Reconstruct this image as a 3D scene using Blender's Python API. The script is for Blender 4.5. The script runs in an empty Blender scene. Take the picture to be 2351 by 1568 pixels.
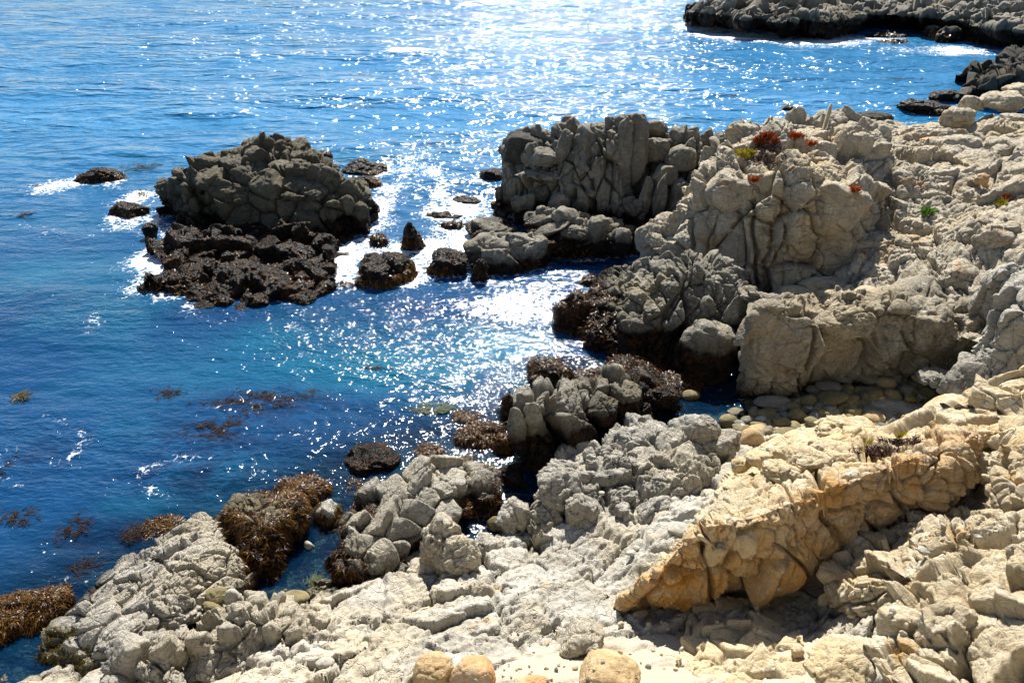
import bpy, math, random
import numpy as np
import zlib
from mathutils import Vector

# ------------------------------------------------------------------ camera, sky, sun, exposure
SC = bpy.context.scene
COL = SC.collection
random.seed(5)
RNG = np.random.default_rng(11)
CAM_H, PITCH, FPX = 14.0, math.radians(29.2), 1828.6      # focal length in pixels of a 2351 px wide frame
cam_data = bpy.data.cameras.new('camera')
cam_data.sensor_width = 36.0
cam_data.lens = 28.0
cam_data.clip_start = 0.1
cam_data.clip_end = 6000
cam = bpy.data.objects.new('camera', cam_data)
COL.objects.link(cam)
cam.location = (0, 0, CAM_H)
cam.rotation_euler = (math.pi / 2 - PITCH, 0, 0)
SC.camera = cam

SUN_EL, SUN_AZ = math.radians(46.0), math.radians(3.0)      # azimuth measured to the right of straight ahead (+Y)
world = bpy.data.worlds.new('World')
SC.world = world
world.use_nodes = True
wn = world.node_tree.nodes
sky = wn.new('ShaderNodeTexSky')
sky.sky_type = 'NISHITA'
sky.sun_disc = False
sky.sun_elevation = SUN_EL
sky.sun_rotation = SUN_AZ
sky.air_density = 1.0
sky.dust_density = 0.6
sky.ozone_density = 2.0
wn['Background'].inputs['Strength'].default_value = 0.052
world.node_tree.links.new(sky.outputs[0], wn['Background'].inputs[0])
sun_data = bpy.data.lights.new('sun', 'SUN')
sun_data.energy = 5.0
sun_data.angle = math.radians(0.5)
sun_data.color = (1.0, 0.955, 0.88)
sun = bpy.data.objects.new('sun', sun_data)
COL.objects.link(sun)
sdir = Vector((math.sin(SUN_AZ) * math.cos(SUN_EL), math.cos(SUN_AZ) * math.cos(SUN_EL), math.sin(SUN_EL)))
sun.rotation_euler = sdir.to_track_quat('Z', 'Y').to_euler()
sun.location = (0, 0, 60)
SC.view_settings.view_transform = 'Standard'
SC.view_settings.look = 'None'
SC.view_settings.exposure = 1.08
SC.view_settings.gamma = 1.0
SC.cycles.max_bounces = 6
SC.cycles.diffuse_bounces = 3
SC.cycles.glossy_bounces = 3
SC.cycles.transparent_max_bounces = 8
SC.cycles.caustics_reflective = False
SC.cycles.caustics_refractive = False
SC.cycles.use_denoising = True

# ------------------------------------------------------------------ pixel <-> place
SP, CP = math.sin(PITCH), math.cos(PITCH)
def ray(px, py):
    dx = (px - 1175.5) / FPX
    dy = (784.0 - py) / FPX
    return np.array([dx, CP + SP * dy, -SP + CP * dy])
def PY(px, py, y):                       # the point on that sight line at forward distance y
    d = ray(px, py)
    t = y / d[1]
    return np.array([d[0] * t, y, CAM_H + d[2] * t])
def PZ(px, py, z):                       # ... at height z
    d = ray(px, py)
    t = (z - CAM_H) / d[2]
    return np.array([d[0] * t, d[1] * t, z])
def mpp(p):                              # metres per pixel at a point
    return (p[1] * CP - (p[2] - CAM_H) * SP) / FPX

# ------------------------------------------------------------------ noise
def _h(ix, iy, iz, s):
    with np.errstate(over='ignore'):
        h = (ix.astype(np.uint32) * np.uint32(374761393) + iy.astype(np.uint32) * np.uint32(668265263)
             + iz.astype(np.uint32) * np.uint32(2246822519) + np.uint32((s * 3266489917 + 12345) & 0xffffffff))
        h ^= h >> np.uint32(15)
        h *= np.uint32(2246822519)
        h ^= h >> np.uint32(13)
        h *= np.uint32(3266489917)
        h ^= h >> np.uint32(16)
    return h
def _u(h, k):
    with np.errstate(over='ignore'):
        g = h * np.uint32(2654435761 + 2 * k * 40503 + 1)
        g ^= g >> np.uint32(16)
        g *= np.uint32(2246822519)
        g ^= g >> np.uint32(15)
    return (g & np.uint32(0xffffff)).astype(np.float32) / np.float32(0x1000000)
def vnoise(P, seed=0):                   # value noise, -1..1
    P = P.astype(np.float32)
    f = np.floor(P)
    i = f.astype(np.int64)
    w = P - f
    w = w * w * w * (w * (w * 6 - 15) + 10)
    r = 0
    for a in (0, 1):
        wa = w[:, 0] if a else 1 - w[:, 0]
        for b in (0, 1):
            wb = w[:, 1] if b else 1 - w[:, 1]
            for c in (0, 1):
                wc = w[:, 2] if c else 1 - w[:, 2]
                r = r + wa * wb * wc * _u(_h(i[:, 0] + a, i[:, 1] + b, i[:, 2] + c, seed), 1)
    return r * 2 - 1
def fbm(P, seed=0, octs=4, gain=0.5):
    r, a, s = 0, 1.0, 0
    for o in range(octs):
        r = r + a * vnoise(P * (2.03 ** o) + 17.3 * o, seed + o)
        s += a
        a *= gain
    return r / s
def worley(P, seed=0, jit=0.9):          # distance to the cell border, cell hash, vector from the cell's centre
    P = P.astype(np.float32)
    f = np.floor(P)
    i = f.astype(np.int64)
    n = len(P)
    d1 = np.full(n, 9e9, np.float32); d2 = d1.copy()
    c1 = np.zeros((n, 3), np.float32); c2 = c1.copy()
    idh = np.zeros(n, np.uint32)
    for a in (-1, 0, 1):
        for b in (-1, 0, 1):
            for c in (-1, 0, 1):
                h = _h(i[:, 0] + a, i[:, 1] + b, i[:, 2] + c, seed)
                q = np.stack([f[:, 0] + a + .5 + jit * (_u(h, 1) - .5), f[:, 1] + b + .5 + jit * (_u(h, 2) - .5),
                              f[:, 2] + c + .5 + jit * (_u(h, 3) - .5)], 1)
                d = ((q - P) ** 2).sum(1)
                m1 = d < d1
                m2 = (~m1) & (d < d2)
                c2[m1] = c1[m1]; d2[m1] = d1[m1]
                c1[m1] = q[m1]; d1[m1] = d[m1]; idh[m1] = h[m1]
                c2[m2] = q[m2]; d2[m2] = d[m2]
    sep = np.sqrt(((c2 - c1) ** 2).sum(1)) + 1e-4
    edge = (d2 - d1) / (2 * sep)
    return edge, idh, P - c1
def rotm(rx, ry, rz):
    rx, ry, rz = (math.radians(v) for v in (rx, ry, rz))
    X = np.array([[1, 0, 0], [0, math.cos(rx), -math.sin(rx)], [0, math.sin(rx), math.cos(rx)]])
    Y = np.array([[math.cos(ry), 0, math.sin(ry)], [0, 1, 0], [-math.sin(ry), 0, math.cos(ry)]])
    Z = np.array([[math.cos(rz), -math.sin(rz), 0], [math.sin(rz), math.cos(rz), 0], [0, 0, 1]])
    return Z @ Y @ X
def L(s, amp=.2, tilt=.15, w=.07, crack=.12, rnd=.08, rot=(0, 0, 0), warp=.25, jit=.85):
    return dict(s=s, amp=amp, tilt=tilt, w=w, crack=crack, rnd=rnd, rot=rot, warp=warp, jit=jit)
def fracture(P, levels, seed):
    out = np.zeros(len(P), np.float32)
    for k, l in enumerate(levels):
        s = np.array(l['s'] if hasattr(l['s'], '__len__') else (l['s'],) * 3, np.float32)
        Q = P @ rotm(*l['rot'])            # into the joint frame
        Q = (Q / s).astype(np.float32)
        wv = l['warp']
        if wv:
            Q = Q + .55 * wv * np.stack([vnoise(Q * .8 + 3.1 * j, seed + 91 + j) + .22 * vnoise(Q * 3.1 + 1.7 * j, seed + 95 + j) for j in range(3)], 1)
        e, h, v = worley(Q, seed + 7 * k, l['jit'])
        sm = float(s.min())
        if k:                              # smaller joints are crowded in some places and missing in others
            mk = np.clip(vnoise(P * (.32 / sm ** .6), seed + 60 + k) * 1.5 + .55, .12, 1)
            sm = sm * mk * (1, .75, .42)[k]
        out += l['amp'] * sm * (_u(h, 5) - .5)
        t = np.stack([_u(h, 6), _u(h, 7), _u(h, 8)], 1) - .5
        out += l['tilt'] * (1.15, 1.1, 1.5)[min(k, 2)] * sm * 2 * (t * v).sum(1)
        # weaker joints in some places
        wk = .55 + .45 * _u(h, 9)
        out -= 1.15 * l['crack'] * sm * wk * np.exp(-(e / (l['w'] * (.62, .7, .8)[min(k, 2)])) ** 2)
        x = np.clip(e / .26, 0, 1)
        out -= l['rnd'] * l.get('rk', 1) * (.13, .13, .08)[min(k, 2)] * sm * (1 - np.sqrt(np.maximum(0, 1 - (1 - x) ** 2)))
    return out

def strata(P, s, d, amp, seed):          # thin layers weathered to different depths, cut by notches
    d = np.array(d, float); d /= np.linalg.norm(d)
    out = np.zeros(len(P), np.float32)
    for k, f in enumerate((1.0, .37)):
        q = (P @ d) / (s * f) + .30 * fbm(P * .55, seed + 3, 2) / f ** .5 + .10 * vnoise(P * 3.1, seed + 4)
        i = np.floor(q); w = q - i
        h = _h(i.astype(np.int64), np.zeros(len(P), np.int64) + k, np.zeros(len(P), np.int64), seed)
        # a layer breaks off along its length
        brk = vnoise(np.stack([P @ np.cross(d, [.3, .8, .5]) * 1.1, i * 7.3, P[:, 1] * .6], 1), seed + 8)
        e = np.minimum(w, 1 - w)
        m = np.clip(vnoise(P * .45 + 9.1, seed + 6 + k) * 1.6 + .6, .05, 1)
        out += f * amp * m * ((_u(h, 2) - .5) * .9 + .5 * np.where(brk > .1, .4, -.25) + .35 * (w - .5) - .9 * np.exp(-(e / .055) ** 2) * (.3 + .7 * _u(h, 4)))
    return out

# ------------------------------------------------------------------ mesh helpers
def pixel_of(P):
    d = P - np.array([0, 0, CAM_H])
    dep = d[:, 1] * CP - d[:, 2] * SP
    return 1175.5 + FPX * d[:, 0] / dep, 784 - FPX * (d[:, 1] * SP + d[:, 2] * CP) / dep
NEARY = np.full((640, 440), 9e9)         # how far off the first rock stands along each sight line, so loose things can rest on it
def note_rock(V):
    x, y = pixel_of(V)
    i, j = (x / 4).astype(int) + 20, (y / 4).astype(int) + 20
    ok = (i >= 0) & (i < 640) & (j >= 0) & (j < 440)
    np.minimum.at(NEARY, (i[ok], j[ok]), V[ok, 1])
def rest_y(px, py):
    i, j = int(px / 4) + 20, int(py / 4) + 20
    w = NEARY[max(i - 1, 0):i + 2, max(j - 1, 0):j + 2]
    w = w[w < 1e9]
    return float(np.median(w)) if w.size else 30.0
def make_mesh(name, V, F, mats, smooth=True, attrs=None, mat_idx=None, origin=None, parent=None):
    V = np.asarray(V, np.float32)
    F = np.asarray(F, np.int32)
    if origin is None:
        origin = np.array([V[:, 0].mean(), V[:, 1].mean(), max(V[:, 2].min(), -0.2)]) if parent is None else np.array(parent['_o'])
    V = V - np.asarray(origin, np.float32)
    me = bpy.data.meshes.new(name)
    me.vertices.add(len(V)); me.vertices.foreach_set('co', V.ravel())
    k = F.shape[1]
    me.loops.add(F.size); me.loops.foreach_set('vertex_index', F.ravel())
    me.polygons.add(len(F)); me.polygons.foreach_set('loop_start', np.arange(0, F.size, k, dtype=np.int32))
    me.polygons.foreach_set('loop_total', np.full(len(F), k, np.int32))
    me.polygons.foreach_set('use_smooth', np.full(len(F), smooth))
    for m in (mats if isinstance(mats, (list, tuple)) else [mats]):
        me.materials.append(m)
    if mat_idx is not None:
        me.polygons.foreach_set('material_index', np.asarray(mat_idx, np.int32))
    for an, av in (attrs or {}).items():
        a = me.attributes.new(an, 'FLOAT', 'POINT')
        a.data.foreach_set('value', np.asarray(av, np.float32))
    me.update(calc_edges=True)
    me.validate()
    o = bpy.data.objects.new(name, me)
    COL.objects.link(o)
    if parent is not None:
        o.parent = parent
    else:
        o.location = tuple(float(v) for v in origin)
    o['_o'] = [float(v) for v in origin]
    return o
def tag(o, label=None, cat=None, group=None, kind=None):
    if label: o['label'] = label
    if cat: o['category'] = cat
    if group: o['group'] = group
    if kind: o['kind'] = kind
    return o
def grid_faces(n, m):
    a = np.arange(n * m).reshape(n, m)
    return np.stack([a[:-1, :-1], a[:-1, 1:], a[1:, 1:], a[1:, :-1]], -1).reshape(-1, 4)
def cat_rom(pts, ts):                    # Catmull-Rom through pts (k,d) at parameters ts in 0..1 by chord length
    pts = np.asarray(pts, float)
    seg = np.linalg.norm(np.diff(pts, axis=0), axis=1) + 1e-6
    cum = np.concatenate([[0], np.cumsum(seg)]); cum /= cum[-1]
    return cr_at(pts, cum, ts)
def cr_at(pts, cum, ts):                 # monotone-ish cubic Hermite
    k = len(pts)
    if k == 2:
        sh = (len(ts),) + (1,) * (pts.ndim - 1)
        w = np.reshape(ts, sh)
        return pts[0] * (1 - w) + pts[1] * w
    i = np.clip(np.searchsorted(cum, ts, 'right') - 1, 0, k - 2)
    h = cum[i + 1] - cum[i]
    u = (ts - cum[i]) / h
    tan = np.zeros_like(pts)
    for j in range(k):
        if j == 0: tan[j] = (pts[1] - pts[0]) / (cum[1] - cum[0])
        elif j == k - 1: tan[j] = (pts[-1] - pts[-2]) / (cum[-1] - cum[-2])
        else: tan[j] = (pts[j + 1] - pts[j - 1]) / (cum[j + 1] - cum[j - 1])
    sh = (len(ts),) + (1,) * (pts.ndim - 1)
    u = u.reshape(sh); h = h.reshape(sh)
    tan = tan * .8
    return ((2 * u**3 - 3 * u**2 + 1) * pts[i] + (u**3 - 2 * u**2 + u) * h * tan[i]
            + (-2 * u**3 + 3 * u**2) * pts[i + 1] + (u**3 - u**2) * h * tan[i + 1])
def grid_normals(G):
    n = np.cross(np.gradient(G, axis=1), np.gradient(G, axis=0))
    n /= np.linalg.norm(n, axis=2, keepdims=True) + 1e-9
    if (n * np.array([0, -.5, 1.0])).sum(2).mean() < 0: n = -n
    for _ in range(8):
        p = np.pad(n, ((1, 1), (1, 1), (0, 0)), 'edge')
        n = (p[:-2, 1:-1] + p[2:, 1:-1] + p[1:-1, :-2] + p[1:-1, 2:] + 2 * n)
        n /= np.linalg.norm(n, axis=2, keepdims=True) + 1e-9
    return n

ROCK_PTS = []                            # rock near sea level, for the foam
SEED = [100]
def loft_grid(rows, res):
    R, prev = [], None
    for kind, val, pts in rows:
        if kind == 'o':
            base = R[-1]
            q = base + np.array(pts)
        else:
            q = []
            for p in pts:
                if kind == 'h': q.append(PZ(*p))
                elif len(p) == 3: q.append(PY(*p))
                elif kind == 'z': q.append(PZ(p[0], p[1], val))
                else: q.append(PY(p[0], p[1], val))
            q = cat_rom(q, np.linspace(0, 1, 65))
        R.append(q)
    R = np.stack(R)                      # rows x 65 x 3
    seg = np.linalg.norm(np.diff(R, axis=0), axis=2).mean(1)
    cum = np.concatenate([[0], np.cumsum(seg)]); tot = cum[-1]; cum /= tot
    wid = np.linalg.norm(np.diff(R, axis=1), axis=2).sum(1).max()
    nu = int(np.clip(wid / res, 24, 700)); nv = int(np.clip(tot / res, 16, 600))
    tu = np.linspace(0, 1, nu)
    Ru = cr_at(np.swapaxes(R, 0, 1), np.linspace(0, 1, 65), tu)     # nu x rows x 3
    G = cr_at(np.swapaxes(Ru, 0, 1), cum, np.linspace(0, 1, nv))     # nv x nu x 3
    return G
def clamp_cracks(P, cracks):
    d = np.zeros(len(P), np.float32)
    for (x1, y1, x2, y2, yy, w, dep) in cracks:
        a = PY(x1, y1, yy); b = PY(x2, y2, yy)
        t = b - a; ln = np.linalg.norm(t); t /= ln
        n = np.cross(t, np.array([0, 1.0, .15])); n /= np.linalg.norm(n)
        q = P - a
        s = q @ t
        dist = q @ n + .10 * vnoise(P * 1.3, 31) + .04 * vnoise(P * 4.1, 32)
        m = np.clip((s + .3) / .6, 0, 1) * np.clip((ln + .3 - s) / .6, 0, 1)
        d -= dep * m * np.exp(-(dist / w) ** 2)
    return d
def outcrop(name, label, cat, rows, res, levels, mat, smooth_amp=.12, smooth_scale=.6, cracks=(), blocks=(), stain=None, group=None, fine=.02, kind=None, lay=None, block_name='rock_block', lumps=None):
    sd = zlib.crc32(label.encode()) % 9973
    G = loft_grid(rows, res)
    N = grid_normals(G)
    sh = G.shape
    P = G.reshape(-1, 3); Nn = N.reshape(-1, 3)
    d = smooth_amp * fbm(P * smooth_scale, sd, 3)
    d = d + fracture(P, levels, sd)
    for j, ly in enumerate(lay if isinstance(lay, list) else [lay] if lay else []): d = d + strata(P, *ly, sd + 11 + 5 * j)
    d = d + fine * fbm(P * 4.0, sd + 5, 4, .62)
    if len(cracks): d = d + clamp_cracks(P, cracks)
    V = P + Nn * d[:, None]
    F = grid_faces(sh[0], sh[1])
    st = np.zeros(len(V), np.float32) if stain is None else stain(V, np.repeat(np.linspace(0, 1, sh[0]), sh[1]), np.tile(np.linspace(0, 1, sh[1]), sh[0])).astype(np.float32)
    ROCK_PTS.append(V[np.abs(V[:, 2]) < .15][::3])
    note_rock(V)
    o = make_mesh(name, V, F, mat, attrs={'stain': st})
    if lumps:                              # broken knobs standing proud of the mass
        rgl = np.random.default_rng(sd); n_, w0, w1 = lumps
        cand = np.nonzero((Nn[:, 1] < .45) & (Nn[:, 2] > -.2))[0]
        x_, y_ = pixel_of(V[cand]); cand = cand[(x_ > -20) & (x_ < 2370) & (y_ > -20) & (y_ < 1590)]
        extra = []
        for q in rgl.choice(cand, n_):
            c_ = V[q] - Nn[q] * .10; x_, y_ = pixel_of(c_[None])
            w_ = rgl.uniform(w0, w1)
            extra.append(dict(px=float(x_[0]), py=float(y_[0]), y=float(c_[1]), w=w_, h=w_ * rgl.uniform(.5, 1.2), style='lump' if rgl.random() < .6 else 'block', roll=rgl.uniform(-20, 20), sub=3 if w_ < 30 else 4))
        blocks = list(blocks) + extra
    for bi, b in enumerate(blocks):
        b = dict(b); b.setdefault('seed', sd + 31 * bi + 7); nm = b.pop('nm', block_name)
        bv, bf = rock_mesh(**b)
        note_rock(bv)
        make_mesh(nm, bv, bf, mat, attrs={'stain': np.zeros(len(bv))}, parent=o)
    return tag(o, label, cat, group, kind)

_ICO = {}
def ico(sub):
    if sub not in _ICO:
        import bmesh
        bm = bmesh.new()
        bmesh.ops.create_icosphere(bm, subdivisions=sub, radius=1)
        bm.verts.ensure_lookup_table()
        v = np.array([x.co[:] for x in bm.verts]); f = np.array([[q.index for q in p.verts] for p in bm.faces])
        bm.free()
        _ICO[sub] = (v, f)
    return _ICO[sub]
def rock_mesh(px, py, w, h, zb=None, y=None, dep=.85, style='block', rot=None, roll=0, seed=None, sub=None, frac=1.0, sink=.62, taper=0):
    """a rounded polyhedron whose outline is about w x h pixels at that place"""
    SEED[0] += 3
    sd = SEED[0] if seed is None else seed
    rg = np.random.default_rng(sd)
    if y is None:
        p = PZ(px, py + h * .4, zb)
        for _ in range(3):
            m = mpp(p); rx = w * m / 2; ry = min(rx * dep, .82 * h * m / 2 / SP)
            rz = math.sqrt(max((h * m / 2) ** 2 - (ry * SP) ** 2, (.35 * ry) ** 2)) / CP
            p = PZ(px, py, zb + rz * sink)
    else:
        p = PY(px, py, y)
        m = mpp(p); rx = w * m / 2; ry = min(rx * dep, .82 * h * m / 2 / SP)
        rz = math.sqrt(max((h * m / 2) ** 2 - (ry * SP) ** 2, (.35 * ry) ** 2)) / CP
    if sub is None:
        sub = 3 if w < 16 else 4 if w < 75 else 5 if w < 190 else 6
    v, f = ico(sub)
    if style == 'round': k, pw, ax, lo, fr = 7, 5, .0, .86, .02
    elif style == 'egg': k, pw, ax, lo, fr = 9, 9, .0, .78, .07
    elif style == 'slab': k, pw, ax, lo, fr = 7, 22, 1., .80, .10
    elif style == 'lump': k, pw, ax, lo, fr = 14, 24, .5, .74, .15
    else: k, pw, ax, lo, fr = 9, 20, .8, .76, .14
    nrm = []
    if ax:
        for a in np.eye(3): nrm += [a, -a]
    nrm = nrm + list(rg.normal(size=(k, 3)))
    nrm = np.array(nrm) + .25 * rg.normal(size=(len(nrm), 3))
    nrm /= np.linalg.norm(nrm, axis=1, keepdims=True)
    dd = rg.uniform(lo, 1.0, len(nrm))
    s = np.maximum(v @ nrm.T, 0) / dd
    r = ((s ** pw).sum(1) + (1 / 1.12) ** pw) ** (-1 / pw)
    V = v * r[:, None]
    # outline of the asked size
    V = V / np.abs(V).max(0)
    if taper: V[:, :2] *= (1 - taper * (V[:, 2:3] + 1) / 2)
    R = rotm(0, roll, rg.uniform(-25, 25) if rot is None else rot)
    V = (V * np.array([rx, ry, rz])) @ R.T
    W = V + p
    sc = (rx + rz) / 2
    n = v @ R.T
    d = sc * fr * frac * .5 * fbm(W * (1.4 / sc), sd, 3)
    if fr > .05 and sub >= 4:
        d += frac * fracture(W, [L(sc * .8, amp=fr * .9, tilt=fr * 1.1, crack=fr * .8, rnd=fr * .7, w=.06, warp=.3)], sd)
        if sub >= 5: d += frac * fracture(W, [L(sc * .3, amp=fr * .9, tilt=fr * 1.2, crack=fr, rnd=fr, w=.08, warp=.3)], sd + 3)
    d += .015 * sc * fbm(W * (6 / sc), sd + 2, 2)
    return W + n * d[:, None], f
def rock(name, label, cat, mat, group=None, **kw):
    kw.setdefault('seed', zlib.crc32(label.encode()) % 9973)
    V, F = rock_mesh(**kw)
    ROCK_PTS.append(V[np.abs(V[:, 2]) < .15])
    if name != 'cobble': note_rock(V)
    o = make_mesh(name, V, F, mat, attrs={'stain': np.zeros(len(V))})
    return tag(o, label, cat, group)

# ------------------------------------------------------------------ weed, plants
def fronds(name, P, D, N, ln, wd, mat, parent=None, lift=.35, seed=0, sides=3, curl=.4):
    """strap leaves: each a bent strip of quads at P running along D"""
    rg = np.random.default_rng(seed)
    n = len(P)
    D = D / (np.linalg.norm(D, axis=1, keepdims=True) + 1e-9)
    S = np.cross(D, N); S /= np.linalg.norm(S, axis=1, keepdims=True) + 1e-9
    ln = ln * rg.uniform(.5, 1.4, n)[:, None]; wd = wd * rg.uniform(.6, 1.4, n)[:, None]
    bend = rg.normal(0, curl, n)[:, None]
    rows = []
    for k in range(sides + 1):
        t = k / sides
        c = P + D * ln * t + N * ln * (lift * math.sin(t * 2.6) * rg.uniform(.3, 1, n)[:, None]) + S * ln * bend * t * t
        wk = wd * (1.0 - .75 * t ** 2) * (.55 if k == 0 else 1)
        rows += [c - S * wk * .5, c + S * wk * .5]
    V = np.stack(rows, 1).reshape(-1, 3)
    m = 2 * (sides + 1)
    f = np.array([[2 * k, 2 * k + 1, 2 * k + 3, 2 * k + 2] for k in range(sides)])
    F = (np.arange(n)[:, None, None] * m + f[None]).reshape(-1, 4)
    tint = np.repeat(rg.uniform(0, 1, n), m)
    return make_mesh(name, V, F, mat, attrs={'tint': tint}, parent=parent)
def mesh_normals(me):
    n = np.zeros(len(me.vertices) * 3, np.float32); me.vertices.foreach_get('normal', n)
    return n.reshape(-1, 3)
def weed_on(o, count, z0=-.05, z1=.6, ln=.16, wd=.035, mat=None, seed=0, cover=.1, box=None, lift=.35):
    """weed hanging on a rock between two heights, as a part of the rock"""
    me = o.data
    V = np.zeros(len(me.vertices) * 3, np.float32); me.vertices.foreach_get('co', V); V = V.reshape(-1, 3) + np.array(o['_o'], np.float32)
    N = mesh_normals(me)
    rg = np.random.default_rng(seed + 77)
    nz = fbm(V * 1.1, seed + 40, 3)
    ok = (V[:, 2] > z0) & (V[:, 2] < z1 + .5 * nz) & (nz > cover - .4) & (N[:, 1] < .75)
    if box is not None:
        d = (V - np.array([0, 0, CAM_H])); dep = d[:, 1] * CP - d[:, 2] * SP
        sx = 1175.5 + FPX * d[:, 0] / dep; sy = 784 - FPX * (d[:, 1] * SP + d[:, 2] * CP) / dep
        ok &= (sx > box[0]) & (sx < box[2]) & (sy > box[1]) & (sy < box[3])
    idx = np.nonzero(ok)[0]
    if len(idx) < 5: return None
    idx = rg.choice(idx, count)
    P = V[idx] + rg.normal(0, .02, (count, 3)); n = N[idx]
    down = np.array([0, 0, -1.0]) + .15 * rg.normal(size=(count, 3))
    D = down - (down * n).sum(1, keepdims=True) * n + .28 * rg.normal(size=(count, 3))
    D -= (D * n).sum(1, keepdims=True) * n * .7
    return fronds('seaweed_fronds', P + n * .01, D, n, ln, wd, mat, parent=o, lift=lift, seed=seed)

# ------------------------------------------------------------------ materials
class NT:
    def __init__(s, name):
        s.m = bpy.data.materials.new(name); s.m.use_nodes = True
        s.t = s.m.node_tree; s.n = s.t.nodes; s.l = s.t.links
        s.b = s.n['Principled BSDF']; s.out = s.n['Material Output']
        s.geo = s.n.new('ShaderNodeNewGeometry')
    def link(s, a, b): s.l.new(a, b)
    def setin(s, sock, v):
        if hasattr(v, 'links') or isinstance(v, bpy.types.NodeSocket): s.l.new(v, sock)
        else: sock.default_value = v
    def pos(s, scale=(1, 1, 1), rot=(0, 0, 0)):
        mp = s.n.new('ShaderNodeMapping'); mp.inputs['Scale'].default_value = scale
        mp.inputs['Rotation'].default_value = [math.radians(a) for a in rot]
        s.link(s.geo.outputs['Position'], mp.inputs[0]); return mp.outputs[0]
    def noise(s, scale, detail=4, rough=.55, vec=None, dist=0, out=0):
        n = s.n.new('ShaderNodeTexNoise'); n.inputs['Scale'].default_value = scale; n.inputs['Detail'].default_value = detail
        n.inputs['Roughness'].default_value = rough; n.inputs['Distortion'].default_value = dist
        s.link(vec if vec is not None else s.geo.outputs['Position'], n.inputs['Vector']); return n.outputs[out]
    def vor(s, scale, feature='DISTANCE_TO_EDGE', vec=None, rnd=1):
        n = s.n.new('ShaderNodeTexVoronoi'); n.feature = feature; n.inputs['Scale'].default_value = scale
        n.inputs['Randomness'].default_value = rnd
        s.link(vec if vec is not None else s.geo.outputs['Position'], n.inputs['Vector'])
        return n.outputs['Distance']
    def math(s, op, a, b=0.0, clamp=False):
        n = s.n.new('ShaderNodeMath'); n.operation = op; n.use_clamp = clamp
        s.setin(n.inputs[0], a); s.setin(n.inputs[1], b); return n.outputs[0]
    def ramp(s, v, lo, hi, a=0.0, b=1.0):
        n = s.n.new('ShaderNodeMapRange'); n.interpolation_type = 'SMOOTHSTEP'
        s.setin(n.inputs[0], v); n.inputs[1].default_value = lo; n.inputs[2].default_value = hi
        n.inputs[3].default_value = a; n.inputs[4].default_value = b; return n.outputs[0]
    def mix(s, f, a, b):
        n = s.n.new('ShaderNodeMix'); n.data_type = 'RGBA'
        s.setin(n.inputs[0], f)
        for sock, v in ((n.inputs[6], a), (n.inputs[7], b)):
            if isinstance(v, tuple): sock.default_value = (*v, 1)
            else: s.link(v, sock)
        return n.outputs[2]
    def attr(s, name):
        n = s.n.new('ShaderNodeAttribute'); n.attribute_name = name; return n.outputs['Fac']
    def z(s):
        n = s.n.new('ShaderNodeSeparateXYZ'); s.link(s.geo.outputs['Position'], n.inputs[0]); return n.outputs[2]
    def bump(s, h, strength, dist, normal=None):
        n = s.n.new('ShaderNodeBump'); n.inputs['Strength'].default_value = strength; n.inputs['Distance'].default_value = dist
        s.setin(n.inputs['Height'], h)
        if normal is not None: s.link(normal, n.inputs['Normal'])
        return n.outputs[0]
    def warp(s, scale, amt):
        nz = s.noise(scale, 3, out=1)
        v = s.n.new('ShaderNodeVectorMath'); v.operation = 'MULTIPLY_ADD'
        s.link(nz, v.inputs[0]); v.inputs[1].default_value = (amt,) * 3; s.link(s.geo.outputs['Position'], v.inputs[2]); return v.outputs[0]

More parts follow.
